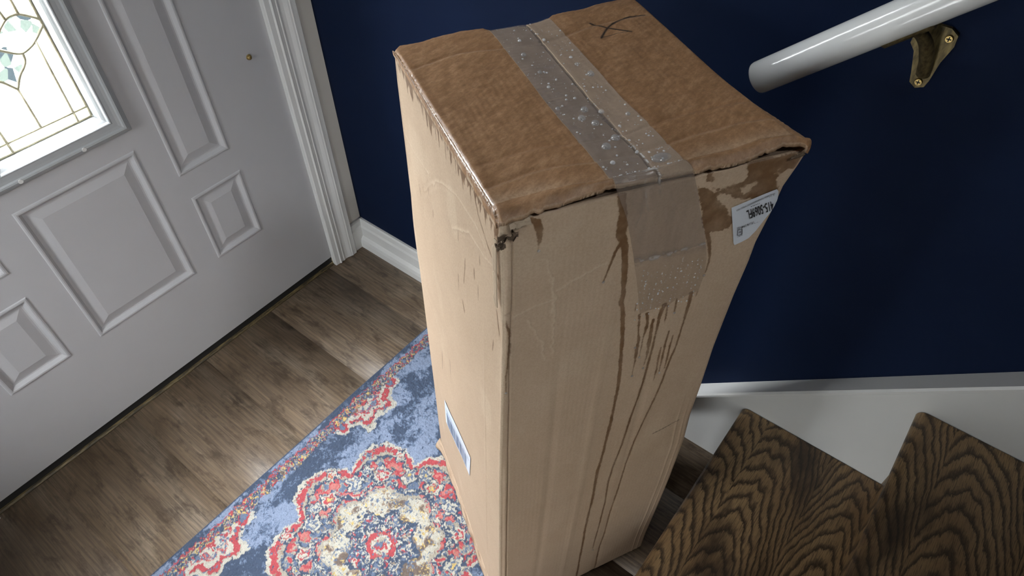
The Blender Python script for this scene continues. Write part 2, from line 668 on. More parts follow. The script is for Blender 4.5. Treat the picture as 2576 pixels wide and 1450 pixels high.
def planks():
    vs, qs, pid = [], [], []
    w, gap = 0.197, 0.0007
    k = 0
    x = -0.137 + 0.197
    while x > -1.45:
        x1, x0 = x, x - w
        ya = 0.06
        lens = [0.83, 1.22, 1.22, 1.22] if k % 2 else [1.22, 1.22, 1.22]
        for j, ln in enumerate(lens):
            yb = max(ya - ln, -2.4)
            b = len(vs) * 1
            g = gap
            top = [(x0 + g, yb + g, 0), (x1 - g, yb + g, 0), (x1 - g, ya - g, 0), (x0 + g, ya - g, 0)]
            out = [(x0, yb, -0.0012), (x1, yb, -0.0012), (x1, ya, -0.0012), (x0, ya, -0.0012)]
            vs += top + out
            pid += [random.Random(k * 7 + j).random() * 9] * 8
            qs.append((b, b + 1, b + 2, b + 3))
            for e in range(4):
                qs.append((b + e, b + 4 + e, b + 4 + (e + 1) % 4, b + (e + 1) % 4))
            ya = yb
            if ya <= -2.4:
                break
        x = x0
        k += 1
    b = len(vs)                       # solid slab under the planks
    vs += [(-1.5, -2.45, -0.0013), (0.05, -2.45, -0.0013), (0.05, 0.12, -0.0013), (-1.5, 0.12, -0.0013),
           (-1.5, -2.45, -0.1), (0.05, -2.45, -0.1), (0.05, 0.12, -0.1), (-1.5, 0.12, -0.1)]
    pid += [0] * 8
    qs += [(b, b + 1, b + 2, b + 3), (b + 7, b + 6, b + 5, b + 4)] + \
          [(b + e, b + 4 + e, b + 4 + (e + 1) % 4, b + (e + 1) % 4) for e in range(4)]
    me = raw_mesh('floor', vs, qs, smooth=False)
    attr(me, 'plank', pid)
    return struct(link('floor', me, M_FLOOR))


planks()


def slab(name, x0, x1, y0, y1, z0, z1, mat):
    bm = bmesh.new()
    box_bm(bm, x0, x1, y0, y1, z0, z1)
    return struct(bm_obj(name, bm, mat))


CEIL = 3.4
slab('wall_right', 0.0, 0.12, -2.52, 0.14, -0.1, CEIL, M_NAVY)
# door wall: right strip, head, left part
bm = bmesh.new()
box_bm(bm, XD + 0.006, 0.0, 0.0, 0.14, -0.1, CEIL)
box_bm(bm, XDL - 0.006, XD + 0.006, 0.0, 0.14, 2.075, CEIL)
box_bm(bm, -1.5, XDL - 0.006, 0.0, 0.14, -0.1, CEIL)
struct(bm_obj('wall_front', bm, M_WALLW))
# left wall, back wall: with openings for the windows added to fill in light
def holed_wall(name, axis, c0, c1, a0, a1, z0, z1, h, mat):
    """wall across an axis (0: constant X, 1: constant Y) with hole h = (a0, a1, z0, z1)"""
    bm = bmesh.new()
    for (p, q, r, s) in ((a0, h[0], z0, z1), (h[1], a1, z0, z1), (h[0], h[1], z0, h[2]), (h[0], h[1], h[3], z1)):
        if axis == 0:
            box_bm(bm, c0, c1, p, q, r, s)
        else:
            box_bm(bm, p, q, c0, c1, r, s)
    return struct(bm_obj(name, bm, mat))


def window(name, axis, c, h, mid):
    bm = bmesh.new()
    w = 0.04
    for (p, q, r, s) in ((h[0], h[0] + w, h[2], h[3]), (h[1] - w, h[1], h[2], h[3]), (h[0] + w, h[1] - w, h[2], h[2] + w),
                         (h[0] + w, h[1] - w, h[3] - w, h[3]), (h[0] + w, h[1] - w, mid - .015, mid + .015)):
        if axis == 0:
            box_bm(bm, c - .03, c + .03, p, q, r, s)
        else:  # painted glints along the wrinkles
            box_bm(bm, p, q, c - .03, c + .03, r, s)
    o = struct(bm_obj(name, bm, M_TRIM))
    bm = bmesh.new()
    if axis == 0:
        box_bm(bm, c - .002, c + .002, h[0] + w, h[1] - w, h[2] + w, h[3] - w)
    else:
        box_bm(bm, h[0] + w, h[1] - w, c - .002, c + .002, h[2] + w, h[3] - w)
    bm_obj('pane', bm, M_GLASS, o)


HL, HB = (-0.52, -0.22, 0.85, 1.35), (-0.78, -0.34, 2.55, 3.01)  # unseen left and stairwell windows, added to fill in light
HC = (-1.41, -1.03, 0.15, 0.57)          # unseen low window, added to light the box front
bm = bmesh.new()
for (p, q, r, u_) in ((HL[1], 0.14, -0.1, CEIL), (HL[0], HL[1], -0.1, HL[2]), (HL[0], HL[1], HL[3], CEIL), (HC[1], HL[0], -0.1, CEIL),
                      (HC[0], HC[1], -0.1, HC[2]), (HC[0], HC[1], HC[3], CEIL), (-2.4, HC[0], -0.1, CEIL)):
    box_bm(bm, -1.52, -1.4, p, q, r, u_)
struct(bm_obj('wall_left', bm, M_NAVY))
window('added_window_3', 0, -1.47, HC, 0.36)
window('added_window_1', 0, -1.47, HL, 1.10)
holed_wall('wall_back', 1, -2.52, -2.4, -1.52, 0.12, -0.1, CEIL, HB, M_NAVY)
window('added_window_2', 1, -2.46, HB, 2.78)
slab('ceiling', -1.52, 0.12, -2.52, 0.14, CEIL, CEIL + 0.1, M_ROOM)


# ------------------------------------------------------------------ front door
def door_slab():
    """flat steel skin with pressed panels: nested loops follow the pressed profile"""
    sm, lg = (-0.2781, -0.3998), (CX + 0.1132, CX - 0.1132)
    tl = (-0.2832, -0.4038)
    zs, zb, zt, ztop = (0.2457, 0.4214), (0.2457, 0.5771), 0.4794, 1.86
    mir = lambda a: (2 * CX - a[1], 2 * CX - a[0])
    panels = [(sm[1], sm[0], *zs), (lg[1], lg[0], *zb), (tl[1], tl[0], zt, ztop)]
    panels += [(2 * CX - p[1], 2 * CX - p[0], p[2], p[3]) for p in (panels[0], panels[2])]
    hole = (CX - 0.1262, CX + 0.1262, 0.6194, 1.6)
    z0, z1 = 0.028, 2.06
    rects = panels + [hole]
    xs = sorted({XDL + 0.001, XD - 0.001, *[r[0] for r in rects], *[r[1] for r in rects]})
    zz = sorted({z0, z1, *[r[2] for r in rects], *[r[3] for r in rects]})
    bm = bmesh.new()
    cache = {}

    def vv(x, y, z):
        k = (round(x, 5), round(y, 5), round(z, 5))
        if k not in cache:
            cache[k] = bm.verts.new((x, y, z))
        return cache[k]
    for i in range(len(xs) - 1):
        for j in range(len(zz) - 1):
            mx, mz = (xs[i] + xs[i + 1]) / 2, (zz[j] + zz[j + 1]) / 2
            if any(r[0] < mx < r[1] and r[2] < mz < r[3] for r in rects):
                continue
            bm.faces.new((vv(xs[i], 0, zz[j]), vv(xs[i + 1], 0, zz[j]), vv(xs[i + 1], 0, zz[j + 1]), vv(xs[i], 0, zz[j + 1])))
    prof = [(0, 0), (0.0016, -0.0026), (0.0042, -0.0036), (0.0068, -0.0030), (0.0090, 0.0005), (0.0125, 0.0062),
            (0.0150, 0.0072), (0.0185, 0.0066), (0.0330, 0.0012), (0.0352, 0.0004), (0.0366, 0.0004)]
    prof = [(d_, h_ * 0.72) for d_, h_ in prof]
    for (x0, x1, za, zb_) in panels:
        loops = []
        for d, h in prof:
            loops.append([bm.verts.new(c) for c in ((x0 + d, h, za + d), (x1 - d, h, za + d), (x1 - d, h, zb_ - d), (x0 + d, h, zb_ - d))])
        for a, b in zip(loops, loops[1:]):
            for k in range(4):
                bm.faces.new((a[k], a[(k + 1) % 4], b[(k + 1) % 4], b[k]))
        bm.faces.new(loops[-1])
    # back skin and edges, with the same glazed hole
    Y1 = 0.044
    for (a, b, c, d) in ((XDL + .001, hole[0], z0, z1), (hole[1], XD - .001, z0, z1), (hole[0], hole[1], z0, hole[2]), (hole[0], hole[1], hole[3], z1)):
        bm.faces.new([bm.verts.new(p) for p in ((a, Y1, c), (a, Y1, d), (b, Y1, d), (b, Y1, c))])
    for (p, q) in (((XDL + .001, z0), (XD - .001, z0)), ((XD - .001, z0), (XD - .001, z1)), ((XD - .001, z1), (XDL + .001, z1)), ((XDL + .001, z1), (XDL + .001, z0)),
                   ((hole[0], hole[2]), (hole[1], hole[2])), ((hole[1], hole[2]), (hole[1], hole[3])), ((hole[1], hole[3]), (hole[0], hole[3])), ((hole[0], hole[3]), (hole[0], hole[2]))):
        bm.faces.new([bm.verts.new(c) for c in ((p[0], 0, p[1]), (q[0], 0, q[1]), (q[0], Y1, q[1]), (p[0], Y1, p[1]))])
    return bm_obj('door_1', bm, M_DOOR)


door = struct(door_slab())


M_FRAME = paint('white plastic surround', (0.40, 0.42, 0.43), 0.3, 300, 0.1, 0.02)


def window_frame():
    """moulded plastic surround: stepped profile mitred round the glass"""
    # (distance outside the glass edge, Y); glass edge half width 0.0817
    prof = [(0.0460, 0.001), (0.0452, -0.0040), (0.0425, -0.0065), (0.0385, -0.0100), (0.0345, -0.0125), (0.0315, -0.0118),
            (0.0290, -0.0098), (0.0240, -0.0092), (0.0165, -0.0092), (0.0150, -0.0100), (0.0138, -0.0100), (0.0126, -0.0092), (0.0105, -0.0060),
            (0.0080, -0.0040), (0.0055, -0.0015), (0.0030, 0.0040), (0.0005, 0.0085), (0.0000, 0.0120)]
    hw, za, zb = 0.0817, 0.6635, 1.5565
    bm = bmesh.new()
    loops = []
    for d, y in prof:
        loops.append([bm.verts.new(c) for c in ((CX - hw - d, y, za - d), (CX + hw + d, y, za - d), (CX + hw + d, y, zb + d), (CX - hw - d, y, zb + d))])
    for a, b in zip(loops, loops[1:]):
        for k in range(4):
            bm.faces.new((a[k], a[(k + 1) % 4], b[(k + 1) % 4], b[k]))
    # outer half of the surround behind the glass
    for d, y in ((0.0, 0.034), (0.046, 0.05)):
        loops.append([bm.verts.new(c) for c in ((CX - hw - d, y, za - d), (CX + hw + d, y, za - d), (CX + hw + d, y, zb + d), (CX - hw - d, y, zb + d))])
    a, b = loops[-2:]
    for k in range(4):
        bm.faces.new((a[k], a[(k + 1) % 4], b[(k + 1) % 4], b[k]))
        bm.faces.new((loops[-3][k], loops[-3][(k + 1) % 4], a[(k + 1) % 4], a[k]))
    return bm_obj('window_frame', bm, M_FRAME, door, smooth=False)


wf = window_frame()
# screw plugs on the surround
bm = bmesh.new()
for (px, pz) in ((CX + 0.0355, 0.6290), (CX - 0.075, 0.6290)):
    bmesh.ops.create_cone(bm, cap_ends=True, segments=16, radius1=0.0042, radius2=0.0036, depth=0.0016,
                          matrix=Matrix.Translation((px, -0.0122, pz)) @ Matrix.Rotation(math.radians(90), 4, 'X'))
bm_obj('screw_plug', bm, M_TRIM, wf)

# leaded glass: came pattern mirrored about the door's middle, repeated top and bottom
ZC = 1.110


def arc(pts, n=18):
    """smooth curve through points (Catmull-Rom)"""
    p = [np.array(q, float) for q in pts]
    p = [2 * p[0] - p[1]] + p + [2 * p[-1] - p[-2]]
    o = []
    for i in range(1, len(p) - 2):
        for t in np.linspace(0, 1, n, endpoint=False):
            a, b, c, d = p[i - 1:i + 3]
            o.append(0.5 * ((2 * b) + (c - a) * t + (2 * a - 5 * b + 4 * c - d) * t ** 2 + (3 * b - a - 3 * c + d) * t ** 3))
    o.append(p[-2])
    return o


BARZ = 0.6835
leaf_top = [(0.0844, 0.8346), (0.0726, 0.8456), (0.0560, 0.8570), (0.0447, 0.8583), (0.0355, 0.8556), (0.0200, 0.8440), (0.0, 0.8240)]
leaf_bot = [(0.0844, 0.8346), (0.0715, 0.8226), (0.0582, 0.8125), (0.0490, 0.8071), (0.0354, 0.8029), (0.0260, 0.8050), (0.0158, 0.8120), (0.0, 0.8240)]
tulip = [(0.0332, 0.8022), (0.0311, 0.7913), (0.0245, 0.7827), (0.0126, 0.7722), (0.0, 0.7550)]
curves = []
for s in (1, -1):
    curves += [arc([(s * x, z) for x, z in l]) for l in (leaf_top, leaf_bot, tulip)]
    curves += [[(s * 0.056, 0.6635), (s * 0.056, BARZ)], [(s * 0.056, BARZ), (s * 0.0582, 0.8125)],
               [(s * 0.0445, 0.8583), (s * 0.056, 0.857)], [(s * 0.056, 0.857), (s * 0.056, ZC)],
               [(s * 0.0355, 0.8556), (s * 0.030, 0.90)] + [(s * 0.018, 0.98), (s * 0.018, ZC)]]
curves += [[(-0.0817, BARZ), (0.0817, BARZ)], [(0, BARZ), (0, 0.755)]]
joints = [(0.056, BARZ), (-0.056, BARZ), (0, BARZ), (0.0582, 0.8125), (-0.0582, 0.8125), (0, 0.755), (0.0332, 0.8022), (-0.0332, 0.8022),
          (0.0844 - .004, 0.8346), (-0.0844 + .004, 0.8346), (0.056, 0.857), (-0.056, 0.857), (0.0355, 0.8556), (-0.0355, 0.8556)]
bm = bmesh.new()
for c in curves:
    for f in (lambda z: z, lambda z: 2 * ZC - z):
        tube_bm(bm, [(CX + max(-0.0817, min(0.0817, x)), 0.0125, f(z)) for x, z in c], 0.0024, 8)
for (x, z) in joints:
    for zz in (z, 2 * ZC - z):
        bmesh.ops.create_uvsphere(bm, u_segments=10, v_segments=6, radius=0.0027, matrix=Matrix.Translation((CX + max(-.080, min(.080, x)), 0.0125, zz)) @ Matrix.Diagonal((1, 0.8, 1, 1)))
# gold edge came round the light
for (a, b) in (((-0.0800, .6652), (0.0800, .6652)), ((0.0800, .6652), (0.0800, 1.5545)), ((0.0800, 1.5545), (-0.0800, 1.5545)), ((-0.0800, 1.5545), (-0.0800, .6652))):
    tube_bm(bm, [(CX + a[0], 0.0125, a[1]), (CX + b[0], 0.0125, b[1])], 0.0023, 8)
bm_obj('glass_came', bm, M_CAME, door, smooth=True)
bm = bmesh.new()
box_bm(bm, CX - 0.0817, CX + 0.0817, 0.0150, 0.0180, 0.6635, 1.5565)
bm_obj('glass_pane', bm, M_GLASS, door)
# bevelled clear pieces inside the leaf and the tulip shapes
bm = bmesh.new()
for s in (1, -1):
    top, bot = arc([(s * x, z) for x, z in leaf_top]), arc([(s * x, z) for x, z in leaf_bot])
    tu = arc([(s * x, z) for x, z in tulip])
    bot_in = [q for q in bot if abs(q[0]) <= 0.0333]
    for poly in (list(top) + list(bot)[-2:0:-1], list(tu) + list(bot_in)[::-1]):
        for f in (lambda z: z, lambda z: 2 * ZC - z):
            vs = [bm.verts.new((CX + max(-.081, min(.081, p[0])), 0.0138, f(p[1]))) for p in poly]
            try:
                bm.faces.new(vs)
            except ValueError:
                pass
bmesh.ops.triangulate(bm, faces=bm.faces)
o = bm_obj('glass_bevel', bm, M_GLASSB, door)

# little brass stud on the latch side
bm = bmesh.new()
bmesh.ops.create_uvsphere(bm, u_segments=20, v_segments=12, radius=0.0052, matrix=Matrix.Translation((-0.1760, -0.002, 0.6405)) @ Matrix.Diagonal((1, 0.9, 1, 1)))
bmesh.ops.create_cone(bm, cap_ends=True, segments=20, radius1=0.0060, radius2=0.0056, depth=0.0016,
                      matrix=Matrix.Translation((-0.1760, -0.0006, 0.6405)) @ Matrix.Rotation(math.radians(90), 4, 'X'))
bm_obj('door_stud', bm, M_BRASS, door, smooth=True)['label'] = 'small brass stud'
# weather sweep under the door
bm = bmesh.new()
box_bm(bm, XDL + .002, XD - .002, 0.004, 0.04, 0.006, 0.029)
bm_obj('door_sweep', bm, M_DARK, door)

# threshold: dark sill with a worn brassy nosing
bm = bmesh.new()
prism_bm(bm, [(0.10, 0.0), (-0.0030, 0.0), (-0.0035, 0.003), (0.0, 0.0055), (0.006, 0.0065), (0.10, 0.0065)], 0, XDL - 0.004, XD + 0.004)
thr = NT('worn threshold strip')
nn = thr.noise(thr.coord((30, 200, 200)), 1.0, 4, 0.65)
thr.set(Base_Color=thr.ramp(nn, [(0.42, (0.045, 0.034, 0.018)), (0.62, (0.17, 0.125, 0.055)), (0.78, (0.30, 0.23, 0.11))]), Roughness=0.5, Metallic=0.2)
struct(bm_obj('trim_3', bm, thr.m))

# casing right of the door (moulded), jamb, and its twin on the left and head
cas = [(-0.1190, 0.0), (-0.1190, -0.0110), (-0.1170, -0.0128), (-0.1060, -0.0135), (-0.1048, -0.0150), (-0.1030, -0.0165), (-0.1008, -0.0160), (-0.0998, -0.0140),
       (-0.0930, -0.0140), (-0.0915, -0.0152), (-0.0895, -0.0148), (-0.0850, -0.0128), (-0.0770, -0.0140), (-0.0690, -0.0172), (-0.0650, -0.0180),
       (-0.0638, -0.0192), (-0.0612, -0.0192), (-0.0600, -0.0182), (-0.0500, -0.0182), (-0.0478, -0.0160), (-0.0478, 0.0)]
bm = bmesh.new()
prism_bm(bm, [(x, y) for x, y in cas], 2, 0.001, 2.13)
prism_bm(bm, [(2 * CX - x - .001, y) for x, y in cas], 2, 0.001, 2.13)
prism_bm(bm, [(y, 2.072 + (x - XD)) for x, y in cas], 0, XDL + .01, XD - .01)
struct(bm_obj('trim_1', bm, M_TRIM))

# baseboard with shoe moulding on the navy wall, and the short return beside the casing
bb = [(0.0, 0.0), (0.0, 0.090), (-0.0055, 0.090), (-0.0085, 0.086), (-0.0100, 0.072), (-0.0130, 0.066), (-0.0130, 0.036), (-0.0150, 0.034),
      (-0.0205, 0.028), (-0.0230, 0.018), (-0.0235, 0.0)]
bm = bmesh.new()
prism_bm(bm, [(x, z) for x, z in bb], 1, -0.905, 0.0)
struct(bm_obj('baseboard_right', bm, M_TRIM))
bm = bmesh.new()
prism_bm(bm, [(y, z) for y, z in bb[:7] + [(-0.0130, 0.0)]], 0, -0.0478, -0.0005)
struct(bm_obj('baseboard_front', bm, M_TRIM))

# skirt board beside the stairs with its cap moulding
SL = 0.97


def sk(y):
    return 0.2056 + SL * (-1.0253 - y)


ya, yb = -0.9035, -2.38
secs = [(0.0, 0.0), (-0.0300, 0.0), (-0.0330, -0.0035), (-0.0325, -0.0080), (-0.0270, -0.0130), (-0.0200, -0.0170), (-0.0120, -0.0200), (-0.0070, -0.0215)]
bm = bmesh.new()
rows = []
for y in (ya, yb):
    rows.append([bm.verts.new((x, y, max(0.0, sk(y) + dz * 1.39))) for x, dz in secs] + [bm.verts.new((-0.0070, y + (0 if y == ya else 0), 0.0)), bm.verts.new((0.0, y, 0.0))])
n = len(rows[0])
for k in range(n):
    bm.faces.new((rows[0][k], rows[0][(k + 1) % n], rows[1][(k + 1) % n], rows[1][k]))
bm.faces.new(rows[0])
bm.faces.new(rows[1][::-1])
struct(bm_obj('trim_2', bm, M_TRIM))

# ------------------------------------------------------------------ stairs
stair = thing('staircase', 'dark stained oak stairs rising along the navy wall beside the box', 'stairs', (-0.55, -1.35, 0))
ST = [(-1.1055, 0.2080), (-1.3410, 0.4270), (-1.5765, 0.6460)]
for k, (y, z) in enumerate(ST):
    T = 0.026
    bm = bmesh.new()
    nose = [(y + 0.0 - 0.013 + 0.013 * math.cos(a), z - 0.013 + 0.013 * math.sin(a)) for a in np.linspace(-math.pi / 2, math.pi / 2, 9)]
    nxt = ST[k + 1][0] - 0.028 if k < 2 else y - 0.27
    prism_bm(bm, nose + [(nxt, z), (nxt, z - T)], 0, -1.06, -0.0085)
    ob = bm_obj('tread', bm, M_OAK, stair, smooth=False)
    bm = bmesh.new()
    zb = ST[k - 1][1] if k else 0.0
    box_bm(bm, -1.06, -0.0085, y - 0.045, y - 0.026, zb, z - T)
    bm_obj('riser', bm, M_OAK, stair)
settle(stair)

# ------------------------------------------------------------------ handrail
RX, RZ, RS, RR = -0.070, 0.964, 0.905, 0.0195
rdir = V(0, -1, RS) / math.sqrt(1 + RS * RS)


def rail(t):
    return V(RX, -1.05, RZ) + rdir * t


hr = thing('handrail', 'glossy white round handrail bracketed to the navy wall above the stairs', 'handrail', tuple(rail(0.3)))
bm = bmesh.new()
ts = [-0.1055, -0.1045, -0.1020] + list(np.linspace(-0.09, 1.5, 40))
tube_bm(bm, [rail(t) for t in ts], [RR * 0.90, RR * 0.97, RR] + [RR] * 40, 40)
bm_obj('rail', bm, M_RAIL, hr, smooth=True)
# bracket: kite shaped wall plate, ribbed arm, saddle under the rail
bm = bmesh.new()
plate = [(-1.1175, 0.9830), (-1.1080, 0.9760), (-1.1075, 0.9560), (-1.1145, 0.9480), (-1.1215, 0.9240), (-1.1240, 0.9130), (-1.1320, 0.9080), (-1.1405, 0.9120),
         (-1.1425, 0.9200), (-1.1445, 0.9430), (-1.1500, 0.9640), (-1.1490, 0.9760), (-1.1400, 0.9820)]
prism_bm(bm, [(a, b) for a, b in plate], 0, -0.005, 0.0)
br = bm_obj('bracket', bm, M_TARN, hr, bevel=0.0012)
br['label'] = 'tarnished brass bracket'
tp = rail(0.075) - V(0, 0, RR + 0.001)
bm = bmesh.new()
path = [V(-0.004, -1.1335, 0.926), V(-0.010, -1.1330, 0.934), V(-0.018, -1.1310, 0.950), V(-0.032, -1.1250, 0.972), V(-0.052, -1.1160, 0.990), tp + V(0.010, -0.002, -0.003), tp]
tube_bm(bm, arc(path, 6), [0.006] * 37, 12, flat=1.3)
bm_obj('bracket_arm', bm, M_TARN, br, smooth=True)
bm = bmesh.new()
for s in np.linspace(-0.028, 0.028, 2):
    pass
tube_bm(bm, [rail(t) - V(0, 0, RR * 0.93) - V(0, 0.0, 0) for t in (0.048, 0.052, 0.10, 0.104)], [0.006, 0.010, 0.010, 0.006], 12, flat=1.0)
bm_obj('saddle', bm, M_TARN, br, smooth=True)
for (sy, sz) in ((-1.1420, 0.9715), (-1.1330, 0.9165), (-1.1140, 0.9690)):
    bm = bmesh.new()
    bmesh.ops.create_cone(bm, cap_ends=True, segments=20, radius1=0.0045, radius2=0.0036, depth=0.0026,
                          matrix=Matrix.Translation((-0.0062, sy, sz)) @ Matrix.Rotation(math.radians(-90), 4, 'Y'))
    so = bm_obj('screw', bm, M_BRASS, br, smooth=False)
    bm = bmesh.new()
    box_bm(bm, -0.00775, -0.0070, sy - 0.0026, sy + 0.0026, sz - 0.0006, sz + 0.0006)
    box_bm(bm, -0.00775, -0.0070, sy - 0.0006, sy + 0.0006, sz - 0.0026, sz + 0.0026)
    me = bpy.data.meshes.new('slot')
    bm.to_mesh(me)
    bm.free()
    # cross slot joined into the screw mesh as a second material
    base = len(so.data.vertices)
    b2 = bmesh.new()
    b2.from_mesh(so.data)
    nf = len(b2.faces)
    b2.from_mesh(me)
    b2.faces.ensure_lookup_table()
    for f in b2.faces[nf:]:
        f.material_index = 1
    b2.to_mesh(so.data)
    b2.free()
    so.data.materials.append(M_DARK)
settle(hr)

# ------------------------------------------------------------------ rug
def build_rug():
    X0, X1, YE, DEP = -1.06, -0.12, -0.3560, 0.612
    st = 0.0016
    nx, ny = int((X1 - X0) / st) + 1, int(DEP / st) + 1
    x = np.linspace(X0, X1, nx)[None, :].repeat(ny, 0)
    d = np.linspace(0, DEP, ny)[:, None].repeat(nx, 1)       # distance from the near edge inward
    # weave: snap to tufts, then wander so outlines come out ragged
    cell = 0.0030
    jx = (vnoise(x / 0.0038, d / 0.0038, 5) - 0.5) * 0.0066 + (vnoise(x / 0.012, d / 0.012, 6) - 0.5) * 0.009
    jd = (vnoise(x / 0.0038, d / 0.0038, 7) - 0.5) * 0.0066 + (vnoise(x / 0.012, d / 0.012, 8) - 0.5) * 0.009
    u = x + 0.5898 + jx
    dd = d + jd
    tuft = hash2(np.floor((x + jx) / cell), np.floor((d + jd) / cell), 3)
    tuft2 = hash2(np.floor((x + jx) / cell), np.floor((d + jd) / cell), 4)
    lin = lambda r, g, b: np.array([0.87 * ((c / 255.0 + 0.055) / 1.055) ** 2.4 for c in (r, g, b)])
    DKB, MDB, LTB = lin(64, 79, 102), lin(98, 115, 140), lin(134, 149, 174)
    RED, LRED = lin(176, 72, 78), lin(190, 116, 110)
    CRM, CRM2 = lin(190, 187, 174), lin(168, 162, 147)
    BRN, BRN2, YEL = lin(112, 98, 88), lin(148, 132, 116), lin(206, 180, 112)
    col = np.zeros((ny, nx, 3))

    def put(mask, c):
        col[mask] = c

    # mottled field
    m = fbm(x / 0.055, d / 0.04, 11, 4) + 0.35 * (fbm(x / 0.008, d / 0.008, 12, 2) - 0.5) + 0.12 * (tuft - 0.5)
    put(m < 9, LTB)
    put(m < 0.53, MDB)
    put(m < 0.455, DKB)
    # medallion
    cy = 0.3100
    v = dd - cy
    r = np.hypot(u, v)
    th = np.arctan2(v, u)
    lobe = np.abs(np.cos(4 * th)) ** 0.8
    R = 0.176 + 0.050 * lobe
    ring = r / R
    mm = fbm(x / 0.016, d / 0.016, 21, 3)
    put((ring < 1.0), CRM)
    put((ring < 0.965), RED)
    put((ring < 0.90), CRM2)
    put((ring < 0.865), DKB)
    put((ring < 0.84) & (mm > 0.47), RED)
    put((ring < 0.84) & (mm <= 0.47), CRM2)
    put((ring < 0.84) & (mm <= 0.43) & (tuft2 > .45), MDB)
    put((ring < 0.80) & (mm > 0.60), LRED)
    put((ring < 0.80) & (mm < 0.34), MDB)
    # sprigs round the red band
    for k in range(16):
        a = k * math.pi / 8
        for rr_, s in ((0.150, 0.020), (0.192 if k % 2 == 0 else 0.165, 0.013)):
            fx, fy = rr_ * math.cos(a + (0 if s > .015 else .2)), rr_ * math.sin(a + (0 if s > .015 else .2))
            q = np.hypot(u - fx, v - fy)
            pa = np.arctan2(v - fy, u - fx)
            q = q * (1 + 0.22 * np.cos(5 * pa + k))
            put(q < s, DKB)
            put(q < s * 0.78, CRM)
            put(q < s * 0.52, MDB if k % 2 else RED)
            put(q < s * 0.28, CRM if k % 3 else YEL)
    # dark scallop between band and heart
    put((ring < 0.62) & (ring > 0.565), DKB)
    put((ring < 0.62) & (ring > 0.58) & (tuft > 0.6), CRM)
    # cream heart ring with worn brown
    hr_ = r / (0.108 + 0.008 * np.cos(8 * th))
    put(hr_ < 1.06, CRM2)
    put(hr_ < 1.0, CRM)
    b = fbm(x / 0.022, d / 0.018, 31, 3)
    put((hr_ < 1.0) & (b > 0.56), BRN2)
    put((hr_ < 1.0) & (b > 0.62), BRN)
    put((hr_ < 1.0) & (tuft > 0.93), YEL)
    put((hr_ < 1.0) & (tuft < 0.07), MDB)
    # inner octagon, blue flower, red ring
    oc = np.maximum.reduce([np.abs(u), np.abs(v), (np.abs(u) + np.abs(v)) * 0.72])
    oc = oc * (1 + 0.10 * np.cos(8 * th))
    put(oc < 0.066, DKB)
    put((oc < 0.060) & (tuft > 0.42), MDB)
    put((oc < 0.060) & (tuft > 0.66), CRM)
    put((oc < 0.060) & (tuft > 0.90), RED)
    pet = r / (0.040 + 0.008 * np.cos(8 * th))
    put((pet < 1.0), DKB)
    put((pet < 0.86) & (tuft > 0.3), CRM)
    rg = np.abs(r - 0.023)
    put(rg < 0.0060, RED)
    put(r < 0.016, CRM)
    put(r < 0.0100, RED)
    put(r < 0.0050, MDB)
    # border scrolls at both long edges
    for fd in (lambda q: q, lambda q: DEP - q):
        e = fd(dd)
        for k in range(-2, 3):
            fx = 0.208 + 0.416 * k
            sx, sy = u - fx, e - 0.045
            ang = np.arctan2(sy, sx)
            q = np.hypot(sx * 0.78, sy) / (0.062 + 0.011 * np.cos(6 * ang))
            inside = (sy > -0.004)
            put(inside & (q < 1.0), CRM)
            put(inside & (q < 0.84), CRM2)
            put(inside & (q < 0.80), RED)
            put(inside & (q < 0.62), CRM)
            put(inside & (q < 0.48) & (tuft > 0.35), LRED)
            put(inside & (q < 0.48) & (tuft > 0.6), RED)
            put(inside & (q < 0.42) & (tuft2 > 0.62), MDB)
            put(inside & (q < 0.25), CRM)
            put(inside & (q < 0.14), RED)
            for s in (-1, 1):
                q2 = np.hypot(sx - s * 0.075, sy - 0.006) / 0.020
                put(q2 < 1.0, CRM)
                put(q2 < 0.72, RED)
                put(q2 < 0.38, MDB)
        # guard stripe of mixed knots
        put((e > 0.0195) & (e < 0.0228) & (tuft > 0.22), RED)
        band = (e > 0.0228) & (e < 0.0445)
        put(band & (tuft < 0.30), DKB)
        put(band & (tuft >= 0.30) & (tuft < 0.46), MDB)
        put(band & (tuft >= 0.46) & (tuft < 0.62), CRM2)
        put(band & (tuft >= 0.62) & (tuft < 0.74), BRN)
        put(band & (tuft >= 0.74) & (tuft < 0.88), RED)
        put(band & (tuft >= 0.88), YEL)
        put((fd(d) < 0.0065), lin(56, 74, 100))
    # worn spots let neighbouring yarn show
    wr = fbm(x / 0.010, d / 0.010, 42, 3)
    swap = hash2(np.floor((x + jx) / 0.0036), np.floor((d + jd) / 0.0036), 43)
    inner = (d > .0065)
    put(inner & (wr > .64) & (swap > .66), MDB)
    put(inner & (wr > .64) & (swap < .26) & (ring < 1.0), CRM2)
    put(inner & (swap > .98), DKB)
    put(inner & (swap < .025) & (ring < 1.0), BRN2)
    # overall wear
    w = fbm(x / 0.09, d / 0.07, 41, 3)[..., None]
    col = col * (0.86 + 0.25 * w) * (0.90 + 0.20 * tuft2[..., None])
    z = 0.0066 + 0.0020 * (tuft2 - 0.5) + 0.0016 * vnoise(x / 0.0021, d / 0.0021, 51)
    edge = np.minimum.reduce([d, DEP - d, x - X0, X1 - x])
    z = np.where(edge < 0.006, 0.0052, z) * sstep(-0.001, 0.0035, edge) + 0.0004
    y = YE - 0.0 - d + 0.0124 * 0 + (fbm(x / 0.25, x * 0, 61, 2) - 0.5) * 0.005
    P = np.stack([x, y, z], -1)
    return sheet('rug', P, M_RUG, None, {'pile': col}, flip=True)


rug = tag(build_rug(), 'blue and red distressed medallion rug lying under the tall box', 'rug')

